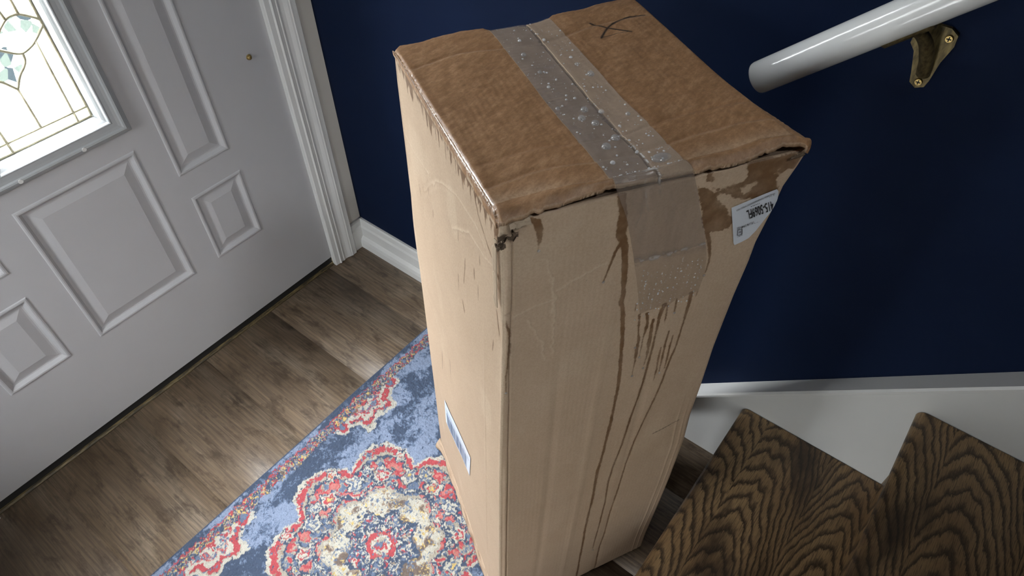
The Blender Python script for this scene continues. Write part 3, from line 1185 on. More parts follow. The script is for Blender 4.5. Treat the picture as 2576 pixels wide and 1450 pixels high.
# traced measurements of the box (wall fractions, metres)
BOX = [(-0.3562,-0.6153),(-0.549,-0.9311),(-0.2758,-1.0715),(-0.0829,-0.7557),(-0.3637,-0.6529),(-0.5151,-0.9255),(-0.2577,-1.0894),(-0.0855,-0.7937)]
DRIPS = [[(0.3784,0.991,4.15),(0.3936,0.9663,4.27),(0.3955,0.9534,5.51),(0.3989,0.94,5.59),(0.4098,0.9309,4.44),(0.421,0.9188,3.89),(0.4321,0.8949,3.78),(0.4394,0.8733,3.22),(0.4469,0.8506,2.85),(0.4468,0.8345,3.11),(0.4632,0.8123,2.96),(0.4826,0.7668,2.37),(0.503,0.7007,2.26),(0.5142,0.6644,2.33),(0.5157,0.637,2.38),(0.5172,0.6083,2.16),(0.5152,0.5686,2.49),(0.508,0.4937,2.04),(0.4987,0.442,2.71),(0.5066,0.3545,2.22),(0.5006,0.2357,2.04),(0.5084,0.1656,2.12),(0.5171,0.0086,1.92)],[(0.4055,0.9314,2.42),(0.3887,0.9167,1.63),(0.3772,0.9011,1.44),(0.3685,0.8875,0.83),(0.3612,0.877,0.63)],[(0.0956,0.989,1.77),(0.1167,0.9832,4.3),(0.1242,0.9728,3.27),(0.1256,0.9628,1.84),(0.1232,0.9529,0.56),(0.1214,0.948,0.56)],[(0.7205,0.9126,2.19),(0.7457,0.8927,1.79),(0.7636,0.8728,1.6),(0.7696,0.8597,1.16),(0.7698,0.8438,1.17)],[(0.5333,0.8009,1.86),(0.5413,0.7827,1.42),(0.5476,0.7665,0.72),(0.5562,0.7547,1.94),(0.5581,0.7382,2.22),(0.5652,0.7066,1.26),(0.565,0.6916,0.51),(0.5678,0.6757,0.52)],[(0.5661,0.7993,2.11),(0.5774,0.7792,2.15),(0.5761,0.7639,1.94),(0.5752,0.7504,0.73),(0.5784,0.7257,0.5),(0.5794,0.7142,0.5)],[(0.5996,0.7834,1.67),(0.6042,0.7584,2.2),(0.6095,0.7345,2.49),(0.6156,0.7086,1.27),(0.6128,0.6916,0.52)],[(0.6318,0.8053,3.31),(0.6259,0.7913,2.87),(0.6259,0.7725,1.94),(0.6279,0.7497,1.48),(0.6326,0.7215,1.52),(0.6333,0.69,1.81),(0.6325,0.6561,1.59),(0.6277,0.6171,1.36),(0.6153,0.5667,1.69),(0.6044,0.4983,1.47),(0.5837,0.4322,1.53),(0.5802,0.3891,1.57),(0.5936,0.3071,1.32),(0.5933,0.2098,1.4),(0.5906,0.1211,1.1)],[(0.7369,0.8132,2.87),(0.7409,0.7967,2.43),(0.7422,0.7742,1.73),(0.7434,0.7439,1.52),(0.7447,0.7143,1.56),(0.7344,0.6842,1.59),(0.7286,0.6417,1.36),(0.7175,0.601,1.4),(0.6919,0.5391,1.46),(0.6726,0.4908,1.5),(0.6598,0.4272,1.24),(0.6567,0.344,1.31),(0.6487,0.2442,1.38),(0.6511,0.1666,1.44),(0.6404,0.1085,1.48),(0.6461,0.0077,1.56),(0.6465,-0.0396,1.2)],[(0.6871,0.7504,1.0),(0.6877,0.7229,1.53),(0.693,0.6949,1.82),(0.6966,0.6659,0.53)],[(0.7131,0.7374,1.01),(0.7129,0.7167,1.29),(0.7182,0.6867,1.58),(0.719,0.6684,0.53)],[(0.6722,0.7196,1.02),(0.6751,0.6977,1.56),(0.6811,0.6702,1.59),(0.6817,0.6478,0.54)],[(0.6792,0.8095,1.19),(0.6845,0.7921,0.96),(0.6857,0.7855,0.73)],[(0.6487,0.8017,1.43),(0.6537,0.7811,1.21),(0.6554,0.7706,0.49)],[(0.5107,0.823,0.68),(0.5111,0.8101,0.46)],[(0.0165,0.8657,0.99),(0.0248,0.8509,1.21),(0.0362,0.8397,1.63),(0.0367,0.8212,1.66),(0.0345,0.7981,1.48),(0.032,0.785,1.07),(0.0251,0.7618,0.65),(0.0271,0.7321,0.45)],[(0.7617,0.8128,1.2),(0.7615,0.8046,0.73)]]
SCRATCH = [(0.7696,0.4946,0.61),(0.8159,0.4988,0.91),(0.8654,0.5046,1.53),(0.8996,0.5079,1.23)]
WETPOLY = [[(0.6361,0.9785),(0.6751,0.9725),(0.712,0.9616),(0.7656,0.941),(0.8171,0.9169),(0.8139,0.9087),(0.7812,0.9064),(0.7426,0.9075),(0.7174,0.9072)],[(0.6888,0.9728),(0.7523,0.9641),(0.7715,0.9664),(0.8022,0.9596),(0.8305,0.9497),(0.8254,0.9444),(0.7949,0.9488),(0.7718,0.9551),(0.7341,0.9606)],[(0.8502,0.9594),(0.9058,0.9621),(0.9486,0.9568),(0.9584,0.9454),(0.8923,0.9398),(0.8618,0.9405),(0.8346,0.953)],[(0.7807,0.994),(0.9529,0.9914),(1.0303,0.9816),(1.013,0.9655),(0.9681,0.9784),(0.9278,0.9753),(0.9159,0.9663),(0.8729,0.9726),(0.8332,0.9834)]]
BEADS = [(0.124,0.9477),(0.3612,0.877),(0.5678,0.6757),(0.548,0.7382),(0.5794,0.7142),(0.6125,0.6856),(0.6862,0.7847),(0.6991,0.662),(0.5937,0.1126),(0.0272,0.7305),(0.7667,0.8396)]
TAPEF = [(0.3662,0.9986),(0.4124,0.9543),(0.4548,0.9067),(0.4962,0.8541),(0.5321,0.8031),(0.5529,0.8059),(0.5822,0.8048),(0.6134,0.8063),(0.6477,0.8032),(0.6751,0.8108),(0.7076,0.8107),(0.7302,0.8134),(0.7618,0.8149),(0.7656,0.843),(0.7482,0.8745),(0.7311,0.8919),(0.7087,0.9144),(0.6633,0.9502),(0.6254,0.9891)]
LABEL = [(0.7891,0.9377),(0.8462,0.8819),(0.8545,0.878),(0.8828,0.8798),(0.907,0.8827),(0.9267,0.8913),(0.9489,0.9077),(0.9763,0.9253),(0.958,0.9444),(0.948,0.9479)]
LABEL_TXT = [(0.9801,0.9149),(0.8773,0.9143),(0.8689,0.9273),(0.9633,0.9315)]
BODYTOP = [(0.625,0.9896),(0.6954,0.9912),(0.7581,0.9916),(0.8578,0.9977),(0.9497,0.9916),(1.0014,0.986),(1.0407,0.9827),(0.0374,0.9899),(0.1252,0.9918),(0.2336,0.9948),(0.3557,0.9995)]
FTEXT = {'big': [(0.9592,0.9324),(0.8639,0.9278),(0.8841,0.9136),(0.9812,0.9181)],'n1': [(0.8998,0.9086),(0.8364,0.9059),(0.8416,0.9019),(0.9054,0.9046)],'nx': [(0.9432,0.9441),(0.8106,0.9335),(0.8129,0.9311),(0.9458,0.9417)],'h': [(0.8433,0.9017),(0.8603,0.9017),(0.8684,0.8933),(0.8495,0.8935)],'small': [(0.815,0.932),(0.9495,0.9398)],'s2': [(0.8641,0.9322),(0.8985,0.9338)]}
TL = [(-0.2688,-0.7153),(-0.3011,-0.7671),(-0.3389,-0.8293),(-0.3646,-0.8773),(-0.3934,-0.9287),(-0.4195,-0.9724)]
TR = [(-0.2045,-0.7512),(-0.2355,-0.7987),(-0.2644,-0.8496),(-0.3011,-0.9055),(-0.33,-0.9569),(-0.3623,-1.0093)]
SEAM = [(-0.2353,-0.7417),(-0.2666,-0.7905),(-0.3013,-0.8511),(-0.3371,-0.9095),(-0.3642,-0.9575),(-0.3865,-0.9954)]
XMARK = [[(-0.132,-0.8394),(-0.1409,-0.8327),(-0.1511,-0.8259),(-0.1663,-0.8223),(-0.1793,-0.8213),(-0.1949,-0.8243),(-0.2106,-0.8296)],[(-0.1884,-0.7998),(-0.1868,-0.8098),(-0.1855,-0.8226),(-0.1826,-0.8342),(-0.1783,-0.849)],[(-0.2106,-0.8296),(-0.2014,-0.8327),(-0.1884,-0.8404),(-0.177,-0.8493)]]
BACK = [(-0.3702,-0.6597),(-0.3572,-0.6562),(-0.3363,-0.6701),(-0.311,-0.6804),(-0.29,-0.6892),(-0.2695,-0.7049),(-0.2682,-0.7146),(-0.2347,-0.7409),(-0.2043,-0.7514),(-0.1949,-0.7504),(-0.1713,-0.7628),(-0.1575,-0.7706),(-0.1399,-0.7762),(-0.1249,-0.7837),(-0.0954,-0.7991)]
OUTL = [(-0.3702,-0.6597),(-0.4029,-0.7155),(-0.4471,-0.795),(-0.4792,-0.8557),(-0.5035,-0.9015),(-0.5098,-0.9145)]
OUTR = [(-0.0954,-0.7991),(-0.1286,-0.8471),(-0.1752,-0.9241),(-0.218,-0.9966),(-0.2506,-1.0535),(-0.2608,-1.0794)]
LIP = [(-0.5171,-0.9267,0.9534),(-0.5163,-0.9307,0.9533),(-0.5097,-0.9348,0.9531),(-0.4978,-0.94,0.9538),(-0.4878,-0.9493,0.9554),(-0.4694,-0.9578,0.9574),(-0.4576,-0.9648,0.9589),(-0.4421,-0.9735,0.9602),(-0.424,-0.9858,0.9603),(-0.3914,-1.0081,0.9597),(-0.3616,-1.0275,0.9588),(-0.3559,-1.0318,0.9578),(-0.3418,-1.0396,0.9573),(-0.3272,-1.0504,0.9575),(-0.3142,-1.0587,0.9585),(-0.3053,-1.0629,0.9596),(-0.296,-1.0673,0.9605),(-0.2811,-1.0755,0.9605),(-0.2669,-1.0858,0.96),(-0.2635,-1.092,0.959)]
CREASE = [(-0.5085,-0.9133,0.9584),(-0.4908,-0.9213,0.9582),(-0.471,-0.9354,0.9602),(-0.4509,-0.9536,0.9633),(-0.4267,-0.9756,0.9652),(-0.3911,-0.9991,0.9648),(-0.3647,-1.0142,0.9642),(-0.3355,-1.0293,0.9625),(-0.3133,-1.0424,0.9625),(-0.2909,-1.055,0.9646),(-0.2697,-1.0722,0.9654),(-0.2686,-1.0811,0.9651)]
DROPS = [(-0.2949,-0.7835,6),(-0.314,-0.8197,5),(-0.3584,-0.8744,5),(-0.284,-0.8639,8),(-0.2762,-0.8409,5),(-0.3447,-0.8968,8),(-0.3594,-0.9035,8),(-0.3598,-0.9193,8),(-0.3699,-0.9481,9),(-0.3875,-0.9493,9),(-0.3732,-0.998,16),(-0.327,-0.9355,5),(-0.3393,-0.9128,6),(-0.256,-0.7824,5),(-0.2747,-0.7624,5),(-0.3611,-0.8441,4),(-0.3495,-0.9401,4),(-0.4044,-0.9669,6),(-0.3789,-0.9762,4),(-0.3316,-0.8439,5),(-0.2685,-0.8278,5),(-0.3329,-0.8773,4)]
LSTREAK = [[(0.854,0.825),(0.8443,0.8045)],[(0.7372,0.8505),(0.7321,0.8373)],[(0.3278,0.8496),(0.3506,0.8007)],[(0.2416,0.8609),(0.2423,0.843)],[(0.3714,0.7646),(0.3464,0.748)],[(0.0781,0.7999),(0.0876,0.7762)],[(0.202,0.9786),(0.1735,0.958),(0.0961,0.939),(0.0425,0.9305)],[(0.4066,0.7988),(0.4092,0.7691)],[(0.1815,0.9017),(0.1814,0.8842)],[(0.3904,0.8819),(0.3924,0.8566)],[(0.7537,0.4955),(0.7788,0.4254)],[(0.0457,0.8626),(0.0307,0.8232)],[(0.6928,0.823),(0.6982,0.8076)],[(0.6199,0.5289),(0.6415,0.4686)],[(0.2075,0.8461),(0.2097,0.8177)]]
LCRACK = [[(0.9918,0.8736),(0.8539,0.8739),(0.7024,0.8784)],[(0.6591,0.8731),(0.61,0.8922),(0.5258,0.9091),(0.3823,0.9301),(0.2987,0.9327),(0.202,0.9357),(0.1189,0.9292)],[(0.4526,0.8618),(0.2744,0.9048),(0.1315,0.9117),(0.0388,0.9252)],[(0.7864,0.8317),(0.6435,0.8826)],[(0.9722,0.5803),(0.8548,0.5798),(0.7381,0.5243)],[(0.0388,0.9252),(-0.0108,0.9113)]]
BARC = [(0.7665,0.335),(0.3734,0.3651),(0.3912,0.2915),(0.781,0.2479)]

# ------------------------------------------------------------------ cardboard box
Z0, HT = 0.009, 0.955
A1, B1, C1, D1, A2, B2, C2, D2 = [np.array(p) for p in BOX]
D1, D2 = np.array((-0.185, -0.775)), np.array((-0.158, -0.785))     # unseen back corner moved in so door light reaches the wall
WFR, WLE, HH = 0.306, 0.340, HT - Z0
# outline of the crushed right front edge: (height fraction, width fraction)
CS_H = [0.0, 0.06, 0.19, 0.30, 0.43, 0.51, 0.59, 0.68, 0.78, 0.84, 0.87, 0.915, 0.948, 0.972, 1.0]
CS_U = [1.0, 0.995, 1.004, 1.006, 0.998, 0.974, 0.968, 0.955, 0.956, 0.964, 0.962, 0.980, 0.986, 1.012, 1.035]
AS_H, AS_U = [0, .12, .4, .65, .85, .95, 1.0], [1.0, 1.022, 1.030, 1.038, 1.028, 1.028, 1.015]
BS_H, BS_U = [0, .2, .41, .56, .71, .83, .9, .97, 1.0], [0.0, -.002, -.001, .002, .008, .013, .010, .004, .004]


def corner(k, h):
    """world XY of body corner k at height fraction h (arrays)"""
    h = np.asarray(h, float)[..., None]
    P, Q = ((A1, A2), (B1, B2), (C1, C2), (D1, D2))[k]
    return P + (Q - P) * h


def corners_shaped(h):
    a, b, c, d = (corner(k, h) for k in range(4))
    uf = np.interp(h, BS_H, BS_U)[..., None]
    b2 = b + (c - b) * uf
    c2 = b + (c - b) * np.interp(h, CS_H, CS_U)[..., None]
    a2 = b + (a - b) * np.interp(h, AS_H, AS_U)[..., None]
    return a2, b2, c2, d


def out_n(p, q):
    """outward normal of the wall running p -> q with the box on its left side of travel A-B-C-D"""
    t = q - p
    t = t / np.linalg.norm(t, axis=-1, keepdims=True)
    return np.stack([t[..., 1] * 1.0, -t[..., 0] * 1.0], -1)


NF = out_n(B1, C1)
NL = out_n(A1, B1)
if NF @ (B1 - A1) < 0:
    NF, NL = -NF, -NL


def seg_dist(x, y, p, q):
    dx, dy = q[0] - p[0], q[1] - p[1]
    t = np.clip(((x - p[0]) * dx + (y - p[1]) * dy) / (dx * dx + dy * dy + 1e-12), 0, 1)
    return np.hypot(x - p[0] - t * dx, y - p[1] - t * dy), t


def line_dist(x, y, pts):
    d = np.full(np.shape(x), 9.0)
    for p, q in zip(pts, pts[1:]):
        d = np.minimum(d, seg_dist(x, y, p, q)[0])
    return d


def in_poly(x, y, poly):
    c = np.zeros(np.shape(x), bool)
    n = len(poly)
    for i in range(n):
        (xa, ya), (xb, yb) = poly[i], poly[(i + 1) % n]
        c ^= ((ya > y) != (yb > y)) & (x < (xb - xa) * (y - ya) / (yb - ya + 1e-15) + xa)
    return c


F2M = lambda pts: [(p[0] * WFR, p[1] * HH) for p in pts]
L2M = lambda pts: [(p[0] * WLE, p[1] * HH) for p in pts]
CRK_F = [F2M(l) for l in ([(.145, .935), (.175, .905), (.19, .875), (.20, .78)], [(.045, .862), (.13, .870), (.19, .872)],
                          [(.20, .885), (.235, .89), (.36, .905)], [(.10, .85), (.16, .80), (.17, .77)])]
CRK_L = [L2M(l) for l in LCRACK]


def disp_front(u, h):
    x, y = u * WFR, h * HH
    s = (fbm(x / 0.11, y / 0.20, 70, 3) - 0.5) * 0.0045 * sstep(0, .03, h) * sstep(1.0, .97, h)
    s = s + 0.00005 * np.sin(x / 0.0062 * 2 * math.pi) * vnoise(x / .03, y / .2, 71)
    gx = np.interp(h, [0, .19, .40, .55, .71, .80, .89, 1], [.0385, .038, .038, .040, .042, .038, .044, .042]) * WFR
    s = s - 0.0030 * np.exp(-((x - gx) / 0.0009) ** 2) + 0.0006 * (x < gx)
    s = s - 0.0022 * np.exp(-((y - .868 * HH) / 0.0014) ** 2) * (x < gx)
    # score lines beside the right edge, left by folding
    for f, w in ((0.085, 0.0016), (0.050, 0.0016)):
        s = s + 0.0008 * np.exp(-((x - (np.interp(h, CS_H, CS_U) - f) * WFR) / w) ** 2) * sstep(.62, .45, h)
    # soft vertical dents
    for f, a in ((0.22, -0.0010), (0.40, 0.0007), (0.63, -0.0008)):
        s = s + a * np.exp(-((x - (f + .02 * np.sin(3 * h)) * WFR) / 0.006) ** 2) * sstep(.92, .6, h)
    for c in CRK_F:
        wb = (vnoise(x / .005, y / .005, 84) - .5) * .005
        s = s + 0.0004 * np.exp(-(line_dist(x + wb, y, c) / 0.0013) ** 2)
    return s


def disp_left(u, h):
    x, y = u * WLE, h * HH
    s = (fbm(x / 0.12, y / 0.22, 80, 3) - 0.5) * 0.006 * sstep(0, .03, h) * sstep(1.0, .97, h)
    s = s + 0.00005 * np.sin(x / 0.0062 * 2 * math.pi) * vnoise(x / .03, y / .25, 81)
    wob = (vnoise(x / .004, y / .004, 83) - .5) * .004
    for k, c in enumerate(CRK_L):
        d = line_dist(x + wob, y, c)
        s = s + (0.00042 if k < 3 else 0.0002) * np.exp(-(d / 0.0009) ** 2) - 0.0003 * np.exp(-((d - 0.0040) / 0.003) ** 2)
    s = s + 0.0014 * np.exp(-((x - .16 * WLE) / 0.002) ** 2) * sstep(.9, .5, h) * 0.5
    return s


def front_pt(u, h, off=0.0):
    """point on the front wall (with its dents), lifted by off along the outward normal"""
    u, h = np.asarray(u, float), np.asarray(h, float)
    b, c = corner(1, h), corner(2, h)
    us = np.interp(h, CS_H, CS_U)
    drop = np.clip((u - (us - 0.022)) / 0.022, 0, 2.0) ** 2 * 0.0045
    p = b + (c - b) * u[..., None] + NF * (disp_front(u, h) + off - drop)[..., None]
    return np.concatenate([p, (Z0 + h * HH)[..., None]], -1)


def left_pt(u, h, off=0.0):
    u, h = np.asarray(u, float), np.asarray(h, float)
    b, a = corner(1, h), corner(0, h)
    p = b + (a - b) * u[..., None] + NL * (disp_left(u, h) + off)[..., None]
    return np.concatenate([p, (Z0 + h * HH)[..., None]], -1)


def wet_front(u, h):
    x, y = u * WFR, h * HH
    sd = np.full(np.shape(x), -9.0)
    nz = (vnoise(x / .0022, y / .0022, 90) - .5) * 0.0013 + (vnoise(x / .006, y / .010, 91) - .5) * 0.0012
    for dr in DRIPS:
        q = [(p[0] * WFR, p[1] * HH) for p in dr]
        ww = [p[2] * 0.001 for p in dr]
        for i in range(len(q) - 1):
            d, t = seg_dist(x, y, q[i], q[i + 1])
            sd = np.maximum(sd, (ww[i] + (ww[i + 1] - ww[i]) * t) - d + nz * min(1.0, ww[i] / .002))
    for pl in WETPOLY:
        q = F2M(pl)
        d = line_dist(x, y, q + q[:1])
        sd = np.maximum(sd, np.where(in_poly(x, y, q), d, -d) + nz * 2.5)
    # ragged damp blotches right under the flap, at the right
    bl = fbm(x / .020, y / .013, 95, 4) - 0.50
    sd = np.maximum(sd, np.where((u > .66) & (h > .925), bl * 0.02 - (1 - sstep(.93, .985, h)) * 0.0035, -9))
    return np.clip(0.5 + sd / 0.0016 * 0.5, 0, 1)


def wet_left(u, h):
    x, y = u * WLE, h * HH
    top = 0.9875 * HH
    spike = vnoise(x / 0.0034, x * 0, 100) ** 3 * 0.040 + vnoise(x / 0.0013, x * 0, 101) ** 2 * 0.010
    env = 0.25 + 0.75 * np.interp(u, [0, .06, .16, .4, .62, .78, .9, 1], [1.3, 1.1, .7, .25, .8, .6, .35, .2])
    sd = y - (top - 0.004 - spike * env)
    nz = (vnoise(x / .0018, y / .010, 102) - .5) * 0.0012
    for k, l in enumerate(LSTREAK):
        q = L2M(l)
        w = {4: .0022, 6: .0012}.get(k, .0010)
        for i in range(len(q) - 1):
            d, t = seg_dist(x, y, q[i], q[i + 1])
            sd = np.maximum(sd, w * (1 if k == 6 else np.sin(math.pi * (0.12 + 0.8 * t))) - d + nz)
    return np.clip(0.5 + sd / 0.0016 * 0.5, 0, 1)


BOXL = 'tall rain spotted brown cardboard box standing upright on the rug, taped shut'
cbox = thing('cardboard_box', BOXL, 'box', (-0.31, -0.84, 0.009))
HCUT = 0.992


def build_body():
    hs = np.r_[np.linspace(0, 0.30, 110, endpoint=False), np.linspace(0.30, HCUT, 440)]
    a, b, c, d = corners_shaped(hs)
    z = Z0 + hs * HH
    cols, U, side = [], [], []                       # ring columns
    per = [(a, b, 0, 300, .006, .0035), (b, c, 1, 300, .0035, .008), (c, d, 2, 26, .008, .006), (d, a, 3, 26, .006, .006)]
    for (p, q, s, n, rp, rq) in per:
        L = np.linalg.norm(q - p, axis=1)
        Lm = L.mean()
        t = np.linspace(rp / Lm, 1 - rq / Lm, n)
        # finer columns are spread evenly: about 1.1 mm
        for tt in t:
            cols.append(p + (q - p) * tt)
            U.append((s, tt))
        # rounded corner towards the next wall
        p2, q2 = q, per[(s + 1) % 4][1]
        L2 = np.linalg.norm(q2 - p2, axis=1).mean()
        e0 = p + (q - p) * (1 - rq / Lm)
        e1 = p2 + (q2 - p2) * (per[(s + 1) % 4][4] / L2)
        for k in range(1, 7):
            w = k / 7
            cols.append((1 - w) ** 2 * e0 + 2 * w * (1 - w) * q + w ** 2 * e1)
            U.append((10 + s, w))
    P = np.stack(cols, 1)                            # [M, N, 2]
    M, N = P.shape[:2]
    sd = np.array([q[0] for q in U])
    wet, rub, ink = np.zeros((M, N)), np.zeros((M, N)), np.zeros((M, N))
    H = hs[:, None]
    # left wall
    J = np.where(sd == 0)[0]
    uu = np.linalg.norm(P[:, J] - corner(1, hs)[:, None], axis=-1) / np.linalg.norm(corner(0, hs) - corner(1, hs), axis=-1)[:, None]
    hh = H.repeat(len(J), 1)
    fade = sstep(0, .02, uu)
    P[:, J] += NL * (disp_left(uu, hh) * fade)[..., None]
    wet[:, J] = wet_left(uu, hh)
    xx, yy = uu * WLE, hh * HH
    wob = (vnoise(xx / .004, yy / .004, 83) - .5) * .004
    for k, cr in enumerate(CRK_L):
        rub[:, J] = np.maximum(rub[:, J], (0.75 if k < 3 else 0.4) * np.exp(-((line_dist(xx + wob, yy, cr) - .0004) / .0007) ** 2))
    rub[:, J] = np.maximum(rub[:, J], 0.35 * sstep(.62, .8, fbm(xx / .05, yy / .12, 111, 4)))
    # front wall
    J = np.where(sd == 1)[0]
    bb_, cc_ = corner(1, hs)[:, None], corner(2, hs)[:, None]
    uu = ((P[:, J] - bb_) * (cc_ - bb_)).sum(-1) / ((cc_ - bb_) ** 2).sum(-1)
    hh = H.repeat(len(J), 1)
    P[:, J] += NF * (disp_front(uu, hh) * sstep(0.0, .015, uu - .012))[..., None]
    wet[:, J] = wet_front(uu, hh)
    xx, yy = uu * WFR, hh * HH
    for cr in CRK_F:
        rub[:, J] = np.maximum(rub[:, J], 0.55 * np.exp(-(line_dist(xx + (vnoise(xx / .005, yy / .005, 84) - .5) * .005, yy, cr) / .0012) ** 2))
    rub[:, J] = np.maximum(rub[:, J], 0.22 * sstep(.6, .85, fbm(xx / .06, yy / .10, 112, 4)))
    q = [(p[0] * WFR, p[1] * HH) for p in SCRATCH]
    ink[:, J] = 0.75 * sstep(.0014, .0006, line_dist(xx, yy, q) + (vnoise(xx / .002, yy / .002, 113) - .5) * .001)
    sp = vnoise(xx / .0015, yy / .0015, 114)
    ink[:, J] = np.maximum(ink[:, J], 0.5 * (sp > .997) * (vnoise(xx / .03, yy / .03, 115) > .5))
    # worn corner edges, lighter
    J = np.where(sd == 10)[0]
    rub[:, J] = 0.25 + 0.5 * vnoise(np.arange(M)[:, None] / 9.0, J[None, :] * 1.0, 116)
    P3 = np.concatenate([P, z[:, None, None].repeat(N, 1)], -1)
    v = P3.reshape(-1, 3)
    q = grid_quads(M, N, wrap=True)
    # board thickness at the open top, plus a closed bottom
    nin = np.stack([P[-1, (np.arange(N) + 1) % N] - P[-1, np.arange(N) - 1]], 0)[0]
    nin = np.stack([-nin[:, 1], nin[:, 0]], -1)
    nin /= np.linalg.norm(nin, axis=1)[:, None] + 1e-12
    cen = P[-1].mean(0)
    sgn = np.sign((nin * (cen - P[-1])).sum(1))[:, None]
    inn = P[-1] + nin * sgn * 0.0045
    k0 = len(v)
    v = np.r_[v, np.c_[inn, np.full(N, z[-1])], np.c_[inn, np.full(N, z[-1] - .004)]]
    q = np.r_[q, grid_quads(2, N, wrap=True, base=k0)]
    i = np.arange(N)
    q = np.r_[q, np.stack([(M - 1) * N + i, (M - 1) * N + (i + 1) % N, k0 + (i + 1) % N, k0 + i], -1)]
    k1 = len(v)
    v = np.r_[v, np.r_[P[0].mean(0), Z0][None]]
    tri = np.stack([i, (i + 1) % N, np.full(N, k1)], -1)
    me = raw_mesh('body', v, q)
    # bottom fan
    bm = bmesh.new()
    bm.from_mesh(me)
    bm.verts.ensure_lookup_table()
    for t in tri:
        try:
            bm.faces.new([bm.verts[j] for j in t])
        except ValueError:
            pass
    bmesh.ops.recalc_face_normals(bm, faces=bm.faces)
    bm.to_mesh(me)
    bm.free()
    pad = np.zeros(len(v) - M * N)
    for nme, a_ in (('wet', wet), ('rub', rub), ('ink', ink)):
        attr(me, nme, np.r_[a_.ravel(), pad])
    attr(me, 'gloss', np.zeros(len(v)))
    attr(me, 'flute', np.zeros(len(v)))
    me.validate()
    return link('body', me, M_CARD, cbox)


build_body()

# ---- top flaps: one soft sheet S(r, q), q from the left fold to the right fold, r from the back edge to the lip
SEAMK = (7, 5, 9)


def knotted(pts, k, q):
    """polyline with q = 0.5 at knot k"""
    q = np.asarray(q, float)
    p = np.array(pts, float)
    a = poly_at(p[:k + 1], np.clip(q * 2, 0, 1))
    b = poly_at(p[k:], np.clip(q * 2 - 1, 0, 1))
    return np.where((q < .5)[..., None], a, b)


BK0 = [BACK[0], BACK[3], BACK[7], BACK[10], BACK[-1]]


def top_xyz(r, q):
    """r in [0,1] back edge -> crease, [1,2] crease -> lip"""
    r, q = np.broadcast_arrays(np.asarray(r, float), np.asarray(q, float))
    smooth = knotted([(p[0], p[1]) for p in BK0], 2, q)
    jag = knotted([(p[0], p[1]) for p in BACK], SEAMK[0], q) - smooth
    cr = knotted(CREASE, SEAMK[1], q)
    lp = knotted(LIP, SEAMK[2], q)
    t = np.clip(r, 0, 1)
    s = np.clip(r - 1, 0, 1)
    xy = smooth * (1 - t)[..., None] + cr[..., :2] * t[..., None] + jag * np.exp(-t / .05)[..., None]
    z = 0.9585 + (cr[..., 2] - 0.9585) * sstep(.55, 1.0, t)
    px, py = xy[..., 0], xy[..., 1]
    und = (fbm(px / .045, py / .045, 120, 3) - .5) * .0035 + (fbm(px / .012, py / .012, 121, 3) - .5) * .0010
    # washboard left by the soaked fluting, and pressed cross creases
    qq = px * 0.52 + py * 0.85
    pp = px * 0.85 - py * 0.52
    und = und + 0.00010 * np.sin(pp / .0068 * 2 * math.pi + 2 * vnoise(px / .02, py / .02, 123)) * vnoise(px / .03, py / .03, 122)
    for rr_, a in ((.16, -.0011), (.80, -.0010), (.905, -.0013)):
        und = und + a * np.exp(-((t - rr_ - .03 * (vnoise(q * 4, q * 0, 124) - .5)) / .010) ** 2) * (s == 0)
    edge = np.minimum(q, 1 - q)
    und = und * sstep(0, .04, edge)
    z = z + und - 0.0035 * np.exp(-t / .03)
    xy2 = xy * (1 - s)[..., None] + lp[..., :2] * s[..., None]
    zl = z * (1 - s) + lp[..., 2] * s + 0.0030 * np.sin(np.pi * s) + (fbm(q * 18, s * 2, 125, 2) - .5) * .0022 * np.sin(np.pi * s)
    z = np.where(s > 0, zl, z)
    # the outer folds roll over
    roll = np.clip((0.016 - edge) / 0.016, 0, 1)
    z = z - 0.0022 * roll ** 2
    return np.concatenate([xy2, z[..., None]], -1)


def top_masks(P):
    x, y = P[..., 0], P[..., 1]
    ink = np.zeros(x.shape)
    for l, w in zip(XMARK, (.0013, .0011, .0004)):
        c = arc(l, 6)
        ww = w * (0.65 + 0.5 * vnoise(x / .01, y / .01, 130))
        ink = np.maximum(ink, sstep(ww + .0006, ww - .0003, line_dist(x, y, [tuple(p) for p in c])))
    return ink


def tl_q(r):
    return 0.36 + 0 * r


def tr_q(r):
    return 0.606 + 0 * r


